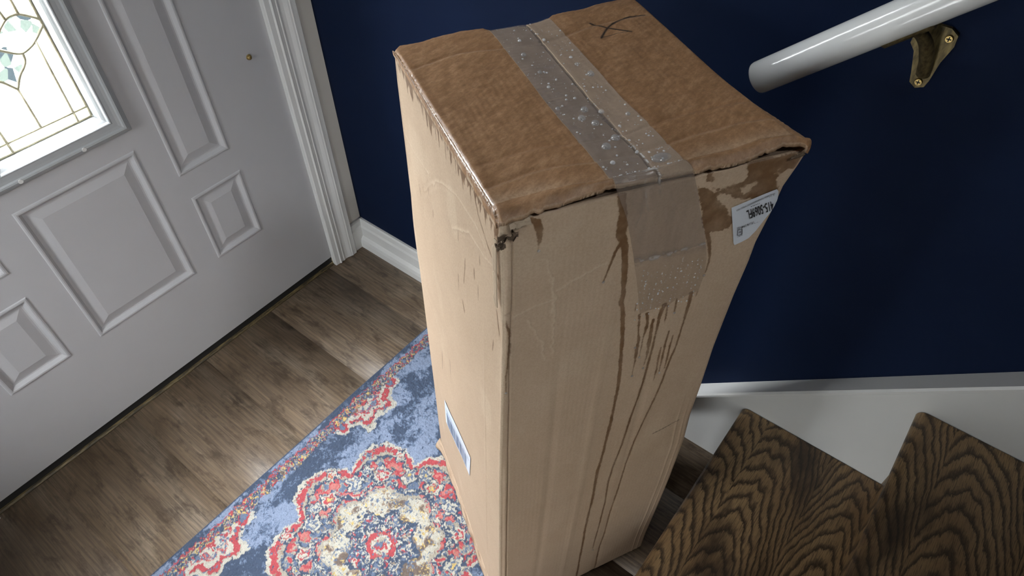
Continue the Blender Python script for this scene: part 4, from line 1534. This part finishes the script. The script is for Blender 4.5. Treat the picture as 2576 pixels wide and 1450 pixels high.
def build_flap(name, right):
    r = np.r_[np.linspace(0, .06, 14, endpoint=False), np.linspace(.06, 1, 250, endpoint=False), np.linspace(1, 2, 36)]
    n = 150
    gap = 0.0045 + 0.006 * np.exp(-((r - .70) / .07) ** 2) + 0.003 * np.exp(-((r - 1.0) / .05) ** 2)
    gap = gap * (0.7 + .6 * vnoise(r * 30, r * 0, 140))
    if right:
        q = (0.5 + gap * .35)[:, None] + (1 - (0.5 + gap * .35))[:, None] * np.linspace(0, 1, n)[None]
    else:
        q = (0.5 - gap)[:, None] * np.linspace(0, 1, n)[None]
    rr_ = r[:, None].repeat(n, 1)
    # torn lip: uneven length, holding back under the tape
    ext = 1 + (vnoise(q * 26, q * 0, 141) - .5) * .20 + (vnoise(q * 90, q * 0, 142) - .5) * .10
    ext = np.where((q > .35) & (q < .61), np.minimum(ext, .96), ext)
    rr2 = np.where(rr_ > 1, 1 + (rr_ - 1) * ext, rr_)
    P = top_xyz(rr2, q)
    s = np.clip(rr_ - 1, 0, 1)
    P[..., 2] += (ext - 1) * -.004 * s
    # seam edge: right flap rides a little over the left one
    ds = np.abs(q - .5)
    P[..., 2] += (0.0011 if right else -0.0011) * np.exp(-ds / .03)
    wet = np.ones(q.shape)
    dry = sstep(.3585, .361, q) * sstep(.6075, .605, q)
    wet = 1 - dry * 1.0
    wet = np.where(s > .75, np.minimum(wet, .55 + .45 * fbm(q * 30, s * 2, 143)), wet)
    ink = top_masks(P)
    rub = np.zeros(q.shape)
    for rc in (.16, .905):
        rub = np.maximum(rub, .16 * np.exp(-((rr_ - rc - .03 * (vnoise(q * 4, q * 0, 124) - .5) - .012) / .006) ** 2))
    rub = np.maximum(rub, .35 * np.exp(-np.abs(q - .5) / .006) * (1.0 if right else .2))
    rub = np.maximum(rub, sstep(.93, 1.0, s) * .35)
    rub = np.maximum(rub, .38 * np.exp(-((rr_ - 1.02 - .05 * (vnoise(q * 7, q * 0, 149) - .5)) / .035) ** 2))
    gloss = np.zeros(q.shape)
    edge = q if not right else 1 - q
    if not right:
        gloss = sstep(.012, .001, edge) * (0.3 + .5 * vnoise(rr_ * 60, q * 200, 144))
    # fold: continue over the side of the box with extra columns
    m = 12
    base = P[:, 0] if not right else P[:, -1]
    h_end = 0.9865 + 0.002 * vnoise(r * 12, r * 0, 145)
    t1 = np.clip(r, 0, 1.0) + np.clip(r - 1, 0, 1) * 0.0
    if not right:
        uu = np.clip(1.012 * (1 - t1) + .004 * t1 - .012 * s[:, 0], .004, 1.012)
        end = left_pt(uu, h_end, 0.0016)
        nl = np.r_[NL, 0]
    else:
        cc_, dd_ = corner(2, h_end) + (corner(2, h_end) - corner(1, h_end)) * .016, corner(3, h_end)
        tt = np.clip(1 - t1, 0.0, 1)
        nl = -np.r_[NL, 0]
        end = np.concatenate([cc_ + (dd_ - cc_) * tt[:, None], (Z0 + h_end * HH)[:, None]], -1) + nl * .0016
    knee = end.copy()
    knee[:, 2] = base[:, 2] + 0.0005
    knee += nl * .0010
    w = np.linspace(0, 1, m + 1)[1:]
    fold = (1 - w)[None, :, None] ** 2 * base[:, None] + (2 * w * (1 - w))[None, :, None] * knee[:, None] + w[None, :, None] ** 2 * end[:, None]
    fold[:, :, 2] += (vnoise(r[:, None] * 160, w[None] * 6, 146) - .5) * .0009 * np.sin(np.pi * w)[None]
    if not right:
        fold, order = fold[:, ::-1], 'L'
        P = np.concatenate([fold, P], 1)
        cat = lambda a_, f: np.concatenate([np.broadcast_to(f, (len(r), m)), a_], 1)
    else:
        P = np.concatenate([P, fold], 1)
        cat = lambda a_, f: np.concatenate([a_, np.broadcast_to(f, (len(r), m))], 1)
    g = (w[::-1] if not right else w)
    if not right:
        gf = (sstep(.75, .35, g) * sstep(.0, .12, g))[None] * np.clip(.6 + .8 * (vnoise(r[:, None] * 190, g[None] * 5, 147)), 0, 1)
    else:
        gf = np.zeros((len(r), m))
    gloss = cat(gloss, gf)
    fw = 1.0 if right else np.clip(.5 + (.62 + .55 * vnoise(r[:, None] * 95, r[:, None] * 0, 148) - g[None]) * 2.2, 0, 1)
    wet, ink, rub = cat(wet, fw), cat(ink, 0.0), cat(rub, 0.0)
    nrm = np.zeros(P.shape)
    nrm[..., 2] = 1
    k = m if not right else 0
    if not right:
        nrm[:, :m] = (w[::-1][None, :, None] * nl + (1 - w[::-1])[None, :, None] * V(0, 0, 1))
    else:
        nrm[:, -m:] = (w[None, :, None] * nl + (1 - w)[None, :, None] * V(0, 0, 1))
    thick = 0.0042
    nrm[..., 2] = np.where(nrm[..., 2] > .3, nrm[..., 2], .3 * 0)
    o = sheet(name, P, M_WETCARD, cbox, {'wet': wet, 'ink': ink, 'rub': rub, 'gloss': gloss, 'flute': wet * 0}, flip=False,
              thick=thick, normal=nrm * np.array([.35, .35, 1.0]))
    return o


build_flap('top_flap', False)
build_flap('top_flap', True)

# minor flaps folded in under the top, coloured dark for the shade in the gap above the front wall
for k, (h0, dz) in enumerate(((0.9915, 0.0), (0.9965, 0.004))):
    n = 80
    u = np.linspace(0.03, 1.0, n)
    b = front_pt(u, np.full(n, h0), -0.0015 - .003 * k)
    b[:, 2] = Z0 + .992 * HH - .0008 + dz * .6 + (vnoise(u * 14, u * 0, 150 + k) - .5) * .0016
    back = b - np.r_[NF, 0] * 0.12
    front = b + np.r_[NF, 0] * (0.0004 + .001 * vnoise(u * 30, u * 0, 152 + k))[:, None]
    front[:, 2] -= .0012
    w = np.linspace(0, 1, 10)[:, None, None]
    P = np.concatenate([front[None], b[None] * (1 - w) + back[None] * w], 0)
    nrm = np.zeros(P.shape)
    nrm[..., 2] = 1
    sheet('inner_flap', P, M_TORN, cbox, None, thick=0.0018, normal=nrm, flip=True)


# ---- torn and crushed corners
def crumple(name, base, du, dv, dn, n, m, amp, seed, mat=M_TORN, curl=1.5):
    """a curled scrap of torn board"""
    U_, V_ = np.meshgrid(np.linspace(0, 1, n), np.linspace(0, 1, m), indexing='ij')
    ang = curl * V_
    rad = 1.0 / max(curl, .01)
    P = base + U_[..., None] * du + (np.sin(ang) * rad)[..., None] * dv + ((1 - np.cos(ang)) * rad)[..., None] * dn
    nz = (fbm(U_ * 5, V_ * 4, seed, 3) - .5)[..., None]
    P = P + nz * amp * (dn / np.linalg.norm(dn) + dv / np.linalg.norm(dv) * .5)
    P[..., 2] += (vnoise(U_ * 9, V_ * 0 + seed, seed) - .5) * amp * V_
    nr = np.broadcast_to(dn / np.linalg.norm(dn), P.shape)
    return sheet(name, P, mat, cbox, None, thick=.0016, normal=nr)


f3, l3 = np.r_[NF, 0], np.r_[NL, 0]
tB = np.r_[(C1 - B1) / np.linalg.norm(C1 - B1), 0]       # along the front towards C
pB = front_pt(np.array([0.0]), np.array([0.985]))[0]
M_TORNL = plain('torn board paper', (0.44, 0.34, 0.24), 0.85, bump=(300, 0.6, 0.001))
crumple('torn_corner', pB + l3 * .002 + f3 * .001 + V(0, 0, -.006), tB * .020, V(0, 0, -.010), f3 * .006 + l3 * .003, 14, 12, .006, 161, M_TORN, 2.2)
crumple('torn_corner', pB + l3 * .005 + f3 * .003 + V(0, 0, -.012), tB * .010 + l3 * .002, V(0, 0, -.009), f3 * .007, 12, 12, .005, 163, M_TORN, 2.6)
crumple('torn_corner', pB + tB * .008 + f3 * .0035 + V(0, 0, .007), tB * .020, f3 * .0025 + V(0, 0, -.003), V(0, 0, -.002) + f3 * .002, 14, 10, .003, 165, M_TORNL, 1.4)
pC = front_pt(np.array([1.0]), np.array([0.985]))[0]
crumple('torn_corner', pC - tB * .016 + f3 * .0005 + V(0, 0, .003), tB * .017, f3 * .002 + V(0, 0, .003), V(0, 0, .0015) - f3 * .001, 12, 10, .002, 167, M_TORN, 2.0)
# long tear down the front left corner, its pale lip lifted
n = 90
hh = np.linspace(.972, .880, n)
wv = np.linspace(0, 1, 6)
wd = .012 + .022 * vnoise(np.arange(n) / 7., np.zeros(n), 170)
uu = .006 + wd[:, None] * (1 - wv[None]) * np.sin(np.linspace(.25, math.pi - .2, n))[:, None] ** .5
P = left_pt(uu, hh[:, None].repeat(6, 1), .0004) + l3 * (.0012 * (1 - wv) * (.4 + vnoise(np.arange(n) / 5., np.zeros(n), 171)[:, None]))[..., None]
sheet('torn_edge', P, M_TORNL, cbox, None, thick=.0005, normal=np.broadcast_to(l3, P.shape), flip=True)
# bottom flap lip along the lower left edge, scuffed
n = 90
u = np.linspace(.02, 1.02, n)
w = np.linspace(0, 1, 8)
base = left_pt(u, np.full(n, .026), .0006)
outp = left_pt(u, np.full(n, .004), .0045)
outp[:, 2] += (vnoise(u * 12, u * 0, 175)) * .004
sag = outp + l3 * ((vnoise(u * 20, u * 0, 176) - .3) * .003 + .009 * np.exp(-((u - 1.0) / .03) ** 2))[:, None]
P = base[:, None] * (1 - w)[None, :, None] + sag[:, None] * w[None, :, None] + l3 * (np.sin(np.pi * w) * -.0004)[None, :, None]
bf = sheet('bottom_flap', P, M_CARD, cbox, {'wet': fbm(np.broadcast_to(u[:, None] * 20, P.shape[:2]), np.broadcast_to(w[None] * 3, P.shape[:2]), 177) * .75,
           'rub': np.zeros(P.shape[:2]), 'ink': np.zeros(P.shape[:2]), 'gloss': np.zeros(P.shape[:2]), 'flute': np.zeros(P.shape[:2])}, thick=.0018, normal=np.broadcast_to(l3, P.shape), flip=True)


# ---- packing tape: over the seam, over the lip and down the front wall
def build_tape():
    rt = np.r_[np.linspace(-.004, 1, 300, endpoint=False), np.linspace(1, 1.97, 30)]
    n = 90
    v = np.linspace(0, 1, n)
    q = tl_q(rt)[:, None] * (1 - v)[None] + tr_q(rt)[:, None] * v[None]
    P = top_xyz(np.clip(rt, 0, 2)[:, None], q)
    ds = np.abs(q - .5)
    P[..., 2] += 0.0008 + .0012 * np.exp(-ds / .02) + .0012 * np.clip(rt - 1, 0, 1)[:, None]
    P[..., 2] -= 0.0012 * np.exp(-(ds / .006) ** 2) * (1 - np.exp(-((rt[:, None] - 1.0) / .1) ** 2))
    wr = np.zeros(q.shape)
    wr = np.maximum(wr, np.exp(-(ds / .008) ** 2) * sstep(.75, .98, rt)[:, None])
    # front: borders traced as (u, h)
    tf = np.array(TAPEF)
    lb, rb = tf[:5], tf[12:][::-1]
    bot = tf[4:13]
    m = 190
    s = np.linspace(0, 1, m)
    hb = np.interp(v, np.linspace(0, 1, len(bot)), bot[:, 1])
    ub = np.interp(v, np.linspace(0, 1, len(bot)), bot[:, 0])
    h0 = 0.9915
    Hh = h0 + (hb[None] - h0) * s[:, None]
    hl = np.interp(-Hh, -lb[:, 1], lb[:, 0])
    hr_ = np.interp(-Hh, -rb[:, 1], rb[:, 0])
    Uu = hl * (1 - v)[None] + hr_ * v[None]
    F = front_pt(Uu, Hh, 0.0009)
    x, y = Uu * WFR, Hh * HH
    # bridge from the lip back onto the board, slack with a pinch at the seam
    last = P[-1]
    nb = 26
    t = np.linspace(0, 1, nb + 2)[1:-1]
    bi = int(m * .16)
    tgt = F[bi]
    k = last + np.r_[NF * .0015, -.003]
    BR = (1 - t)[:, None, None] ** 2 * last[None] + (2 * t * (1 - t))[:, None, None] * k[None] + t[:, None, None] ** 2 * tgt[None]
    qb = np.broadcast_to(v[None], (nb, n))
    BR = BR + np.r_[NF, 0] * ((fbm(qb * 9, t[:, None] * 2 + qb * 3, 180, 3) - .5) * .0035 * np.sin(np.pi * t)[:, None])[..., None]
    F2 = F[bi + 1:]
    wf_ = fbm(x / .012, y / .018, 181, 3)[bi + 1:]
    P = np.concatenate([P, BR, F2], 0)
    wrb = np.exp(-((qb - .55 + .35 * t[:, None]) / .05) ** 2) * 1.2 + .8 * fbm(qb * 14, t[:, None] * 3 + qb * 6, 182, 3)
    hcur = Hh[bi + 1:]
    band = np.exp(-((hcur - .893 + .01 * (v[None] - .5)) / .006) ** 2)
    wr2 = .7 * fbm(x / .010, y / .012, 183, 3)[bi + 1:] * np.exp(-((hcur - .955) / .02) ** 2) + band * .8 * fbm(x / .004, y / .004, 184, 3)[bi + 1:]
    wr = np.concatenate([wr, wrb, wr2], 0)
    film_top = np.where(q < .5, .60, .34) + .22 * (fbm(P[:len(rt), :, 0] / .02, P[:len(rt), :, 1] / .02, 185, 3) - .5) 
    film_br = np.full((nb, n), .30) + .3 * wrb * .4
    hc = hcur
    film_f = np.where(hc > .893, .34, .16) + .30 * band * fbm(x / .004, y / .004, 184, 3)[bi + 1:] + .12 * (fbm(x / .006, y / .05, 186, 3)[bi + 1:] - .5)
    film = np.concatenate([film_top, film_br, film_f], 0)
    side = np.concatenate([sstep(.503, .497, q), np.full((nb + len(F2), n), .6)], 0)
    rip = np.sin(rt[:, None] * 300 + 2.5 * vnoise(rt[:, None] * 20, q * 20, 187) + q * 8) * vnoise(rt[:, None] * 14, q * 12, 188)
    wr[:len(rt)] += rip * .13
    wt = np.exp(-(ds / .0032) ** 2) * sstep(.70, .97, rt)[:, None] * sstep(.35, .7, vnoise(rt[:, None] * 160, q * 90, 189))
    wt = np.maximum(wt, .8 * np.exp(-((rt[:, None] - 1.45 - (q - .5) * 3) / .10) ** 2) * np.exp(-((q - .485) / .022) ** 2))
    tb = t[:, None]
    wb_ = .65 * np.exp(-((qb - .59 + .12 * tb) / .022) ** 2) * sstep(.9, .3, tb) * vnoise(qb * 30, tb * 9, 190) + .3 * np.exp(-((qb - .40 + .10 * tb) / .02) ** 2) * vnoise(qb * 40, tb * 6, 190)
    wf2 = .25 * np.exp(-((Uu - .47 + (.98 - Hh) * .9) / .0035) ** 2) * sstep(.93, .96, Hh) * vnoise(x / .004, y / .004, 191)
    wf2 = np.maximum(wf2, .45 * np.exp(-((Hh - .893) / .004) ** 2) * sstep(.45, .75, fbm(x / .006, y / .006, 192, 3)))
    white = np.clip(np.concatenate([wt, wb_, wf2[bi + 1:]], 0), 0, 1)
    film = np.clip(film + white * .5, 0, .95)
    return sheet('packing_tape', P, M_TAPE, cbox, {'wrinkle': wr, 'film': np.clip(film, .05, .9), 'side': side, 'white': white}, flip=False)


build_tape()


# ---- labels
def quad_map(q4):
    q4 = np.array(q4, float)

    def f(a, b):
        a, b = np.asarray(a)[..., None], np.asarray(b)[..., None]
        return q4[0] * (1 - a) * (1 - b) + q4[1] * a * (1 - b) + q4[2] * a * b + q4[3] * (1 - a) * b
    return f


def label_mesh():
    poly = LABEL
    bm = bmesh.new()
    vs = [bm.verts.new((p[0] * WFR, p[1] * HH, 0)) for p in poly]
    f = bm.faces.new(vs)
    bmesh.ops.subdivide_edges(bm, edges=bm.edges[:], cuts=3)
    bmesh.ops.triangulate(bm, faces=bm.faces[:])
    for _ in range(2):
        bmesh.ops.subdivide_edges(bm, edges=[e for e in bm.edges if e.calc_length() > .003], cuts=1, use_grid_fill=False)
        bmesh.ops.triangulate(bm, faces=bm.faces[:])
    for v in bm.verts:
        u, h = v.co.x / WFR, v.co.y / HH
        v.co = front_pt(np.array([u]), np.array([h]), 0.0010)[0]
    return bm_obj('paper_label', bm, M_PAPER, cbox, smooth=True)


lab = label_mesh()
lab['label'] = 'white paper label with black numbers, wrapped on the box edge'


def text_on(name, s, quad, parent, surf, off, mat=M_INK, bold=0.0, sx=1.0):
    """lettering laid on a wall: quad gives base start, base end, cap end, cap start in (u, h)"""
    cu = bpy.data.curves.new('lettering', 'FONT')
    cu.body = s
    cu.size = 1.0
    cu.offset = bold
    cu.resolution_u = 3
    o = bpy.data.objects.new('lettering', cu)
    COL.objects.link(o)
    dg = bpy.context.evaluated_depsgraph_get()
    me = bpy.data.meshes.new_from_object(o.evaluated_get(dg))
    bpy.data.objects.remove(o)
    co = np.zeros(len(me.vertices) * 3)
    me.vertices.foreach_get('co', co)
    co = co.reshape(-1, 3)
    w0, w1 = co[:, 0].min(), co[:, 0].max()
    a = (co[:, 0] - w0) / (w1 - w0)
    b = co[:, 1] / 0.70
    uv = quad_map(quad)(a, b)
    P = surf(uv[:, 0], uv[:, 1], off)
    me.vertices.foreach_set('co', P.astype(np.float32).ravel())
    me.update()
    return link(name, me, mat, parent)


text_on('lettering', '415-5069FL', [(p[0] - .012, p[1]) for p in FTEXT['big']], lab, front_pt, 0.0016, bold=0.012)
text_on('lettering', '19114-1949-32', FTEXT['n1'], lab, front_pt, 0.0016, bold=0.004)
text_on('lettering', 'PK22380673000000000000749021923', FTEXT['nx'], lab, front_pt, 0.0016)
hq = FTEXT['h']
hc_ = np.array(hq).mean(0)
q_in = [tuple(hc_ + (np.array(p) - hc_) * .45) for p in hq]
text_on('lettering', 'H', [q_in[1], q_in[0], q_in[3], q_in[2]], lab, front_pt, 0.0016, bold=0.02)


def bar_on(bm, p, q, w, surf, off):
    """thin printed stroke from p to q (u, h), w in metres"""
    a, b = np.array(p, float), np.array(q, float)
    d = (b - a) * V(WFR, HH)
    nrm = np.array([-d[1], d[0]]) / (np.linalg.norm(d) + 1e-12) * w / 2 / V(WFR, HH)
    n = 4
    t = np.linspace(0, 1, n)[:, None]
    l, r = a + (b - a) * t + nrm, a + (b - a) * t - nrm
    L, R = surf(l[:, 0], l[:, 1], off), surf(r[:, 0], r[:, 1], off)
    lv, rv = [bm.verts.new(p_) for p_ in L], [bm.verts.new(p_) for p_ in R]
    for i in range(n - 1):
        bm.faces.new((lv[i], lv[i + 1], rv[i + 1], rv[i]))


bm = bmesh.new()
for i in range(4):
    bar_on(bm, hq[i], hq[(i + 1) % 4], .0007, front_pt, .0016)
bm_obj('lettering', bm, M_INK, lab)
# faint small print, only strokes at this size
rng = random.Random(5)
for (p, q, k) in ((FTEXT['s2'][1], FTEXT['s2'][0], 6), ((.8480, .8905), (.8720, .8920), 5), ((.925, .9055), (.905, .9045), 4), ((.945, .9405), (.925, .939), 4)):
    p, q = np.array(p), np.array(q)
    bm = bmesh.new()
    for i in range(k):
        a, b = p + (q - p) * (i + .1) / k, p + (q - p) * (i + .1 + .75 * rng.random()) / k
        bar_on(bm, a, b, .0009, front_pt, .0016)
    bm_obj('small_print', bm, M_INK, lab)

# barcode label low on the lit left wall
bq = quad_map(BARC)                       # a along the label, b across
bm = bmesh.new()
n, m = 24, 6
gv = [[bm.verts.new(left_pt(*[np.array([c]) for c in bq(i / n, j / m)], 0.0013)[0]) for j in range(m + 1)] for i in range(n + 1)]
for i in range(n):
    for j in range(m):
        bm.faces.new((gv[i][j], gv[i + 1][j], gv[i + 1][j + 1], gv[i][j + 1]))
bl = bm_obj('barcode_label', bm, M_PAPERB, cbox, smooth=True)
bl['label'] = 'white barcode label'
bm = bmesh.new()
a = .10
rng = random.Random(9)
while a < .90:
    w = rng.choice((.0008, .0008, .0015, .0023))
    bar_on(bm, bq(a, .36), bq(a, .94), w, left_pt, .0018)
    a += w / .14 + rng.choice((.007, .010, .016))
bar_on(bm, bq(.04, .27), bq(.97, .27), .0012, left_pt, .0018)
bm_obj('barcode', bm, M_BARS, bl)
settle(cbox)

# ------------------------------------------------------------------ rain water on the box
def dome(c, nrm, r, hgt, stretch=1.0, ax=None, seg=20, rings=8):
    """bead of water: closed lens with a rounded brim sitting on a surface"""
    nrm = nrm / np.linalg.norm(nrm)
    a = np.cross(nrm, V(0, 0, 1) if abs(nrm[2]) < .9 else V(1, 0, 0)) if ax is None else ax - nrm * (ax @ nrm)
    a = a / np.linalg.norm(a)
    b = np.cross(nrm, a)
    vs, fs = [c + nrm * hgt], []
    prof = [(math.sin(t) ** .9 * 1.0, math.cos(t)) for t in np.linspace(0, math.pi / 2, rings + 1)[1:]] + [(0.93, -.06)]
    for (k, z) in prof:
        for i in range(seg):
            t = 2 * math.pi * i / seg
            vs.append(c + (a * math.cos(t) * stretch + b * math.sin(t)) * r * k + nrm * hgt * z)
    R = len(prof)
    for i in range(seg):
        fs.append((0, 1 + i, 1 + (i + 1) % seg))
    for q in range(R - 1):
        for i in range(seg):
            fs.append((1 + q * seg + i, 1 + (q + 1) * seg + i, 1 + (q + 1) * seg + (i + 1) % seg, 1 + q * seg + (i + 1) % seg))
    fs.append(tuple(1 + (R - 1) * seg + i for i in range(seg))[::-1])
    return vs, fs


def water_obj(name, items, label, cat, group=None, kind=None):
    vs, fs = [], []
    for it in items:
        v, f = dome(**it)
        k = len(vs)
        vs += v
        fs += [tuple(i + k for i in q) for q in f]
    me = bpy.data.meshes.new(name)
    me.from_pydata([tuple(v) for v in vs], [], fs)
    for p in me.polygons:
        p.use_smooth = True
    bm = bmesh.new()
    bm.from_mesh(me)
    bmesh.ops.recalc_face_normals(bm, faces=bm.faces)
    bm.to_mesh(me)
    bm.free()
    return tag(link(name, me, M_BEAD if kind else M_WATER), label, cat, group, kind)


_r = np.linspace(0, 1.3, 330)[:, None]
_v = np.linspace(0, 1, 100)[None, :]
_q = .36 + (.606 - .36) * _v
TS = top_xyz(_r, _q)
TS[..., 2] += 0.0008 + .0012 * np.exp(-np.abs(_q - .5) / .02)
TN = np.cross(np.gradient(TS, axis=0), np.gradient(TS, axis=1))
TN /= np.linalg.norm(TN, axis=-1, keepdims=True)
TN[TN[..., 2] < 0] *= -1


def on_tape(x, y):
    k = np.argmin(((TS[..., :2] - V(x, y)) ** 2).sum(-1))
    i, j = np.unravel_index(k, TS.shape[:2])
    return np.r_[x, y, TS[i, j, 2] - .0002], TN[i, j]


seam_dir = V(*(np.array(SEAM[-1]) - np.array(SEAM[0])), 0)
names = ['small round water drop on the left tape half, nearest the back of the box top',
         'small round water drop on the left half of the tape, second from the back',
         'small water drop near the left border of the tape, halfway along the box top',
         'large blue glinting water drop near the right border of the tape, behind the middle',
         'small water drop on the right tape half, just behind the large blue glinting one',
         'clear water drop beside the seam at the open gap, farthest back of three close drops',
         'clear water drop left of the seam gap, middle one of three close drops',
         'clear water drop left of the seam gap, foremost of three close drops',
         'bright round water drop left of the seam, in front of the seam gap',
         'bright round water drop in the middle of the left tape half, near the front',
         'very large flat water drop at the front end of the tape seam',
         'round water drop on the right half of the tape, level with the seam gap',
         'small water drop lying in the seam gap of the tape']
for k, (x, y, r) in enumerate(DROPS[:13]):
    c, n = on_tape(x, y)
    rad = r * .00052
    big = k == 10
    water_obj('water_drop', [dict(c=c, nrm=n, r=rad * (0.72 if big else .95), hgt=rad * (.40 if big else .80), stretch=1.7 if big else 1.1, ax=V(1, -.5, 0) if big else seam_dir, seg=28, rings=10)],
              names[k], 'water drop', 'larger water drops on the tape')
rng = random.Random(21)
items = []
for (x, y, r) in DROPS[13:]:
    c, n = on_tape(x, y)
    if np.min(((TS[..., :2] - V(x, y)) ** 2).sum(-1)) > 4e-6:
        continue
    items.append(dict(c=c, nrm=n, r=r * .00040, hgt=r * .00035))
while len(items) < 330:
    i, j = int(rng.random() ** .9 * 300), rng.randrange(3, 97)
    rad = .00030 + .00105 * rng.random() ** 3.2
    if vnoise(np.array([i / 30.]), np.array([j / 22.]), 200)[0] < .36:
        continue
    items.append(dict(c=TS[i, j] - TN[i, j] * .0001, nrm=TN[i, j], r=rad, hgt=rad * .8, seg=10, rings=4))
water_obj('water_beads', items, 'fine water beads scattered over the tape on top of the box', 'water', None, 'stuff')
# beads caught in rows on the end of the tape down the front wall
items = []
f3n = np.r_[NF, 0]
tf = np.array(TAPEF)
for col_ in range(13):
    u0 = .505 + .019 * col_ + rng.uniform(-.004, .004)
    h = .888 - rng.random() * .02
    hb = np.interp(u0, tf[4:13, 0], tf[4:13, 1])
    while h > hb - .003:
        h -= .0018 + .010 * rng.random() ** 2
        rad = .00035 + .0008 * rng.random() ** 2.2 * (1.0 if h < .86 else .6)
        if rng.random() < .22:
            continue
        u = u0 + rng.uniform(-.003, .003) + (.888 - h) * .10
        p = front_pt(np.array([u]), np.array([h]), .0009)[0]
        items.append(dict(c=p, nrm=f3n, r=rad, hgt=rad * .8, seg=10, rings=4))
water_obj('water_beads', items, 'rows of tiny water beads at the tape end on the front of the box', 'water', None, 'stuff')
items = []
for (u, h) in BEADS:
    p = front_pt(np.array([u]), np.array([h]), .0002)[0]
    items.append(dict(c=p, nrm=f3n, r=.0017, hgt=.0011, stretch=1.0))
for k, it in enumerate(items):
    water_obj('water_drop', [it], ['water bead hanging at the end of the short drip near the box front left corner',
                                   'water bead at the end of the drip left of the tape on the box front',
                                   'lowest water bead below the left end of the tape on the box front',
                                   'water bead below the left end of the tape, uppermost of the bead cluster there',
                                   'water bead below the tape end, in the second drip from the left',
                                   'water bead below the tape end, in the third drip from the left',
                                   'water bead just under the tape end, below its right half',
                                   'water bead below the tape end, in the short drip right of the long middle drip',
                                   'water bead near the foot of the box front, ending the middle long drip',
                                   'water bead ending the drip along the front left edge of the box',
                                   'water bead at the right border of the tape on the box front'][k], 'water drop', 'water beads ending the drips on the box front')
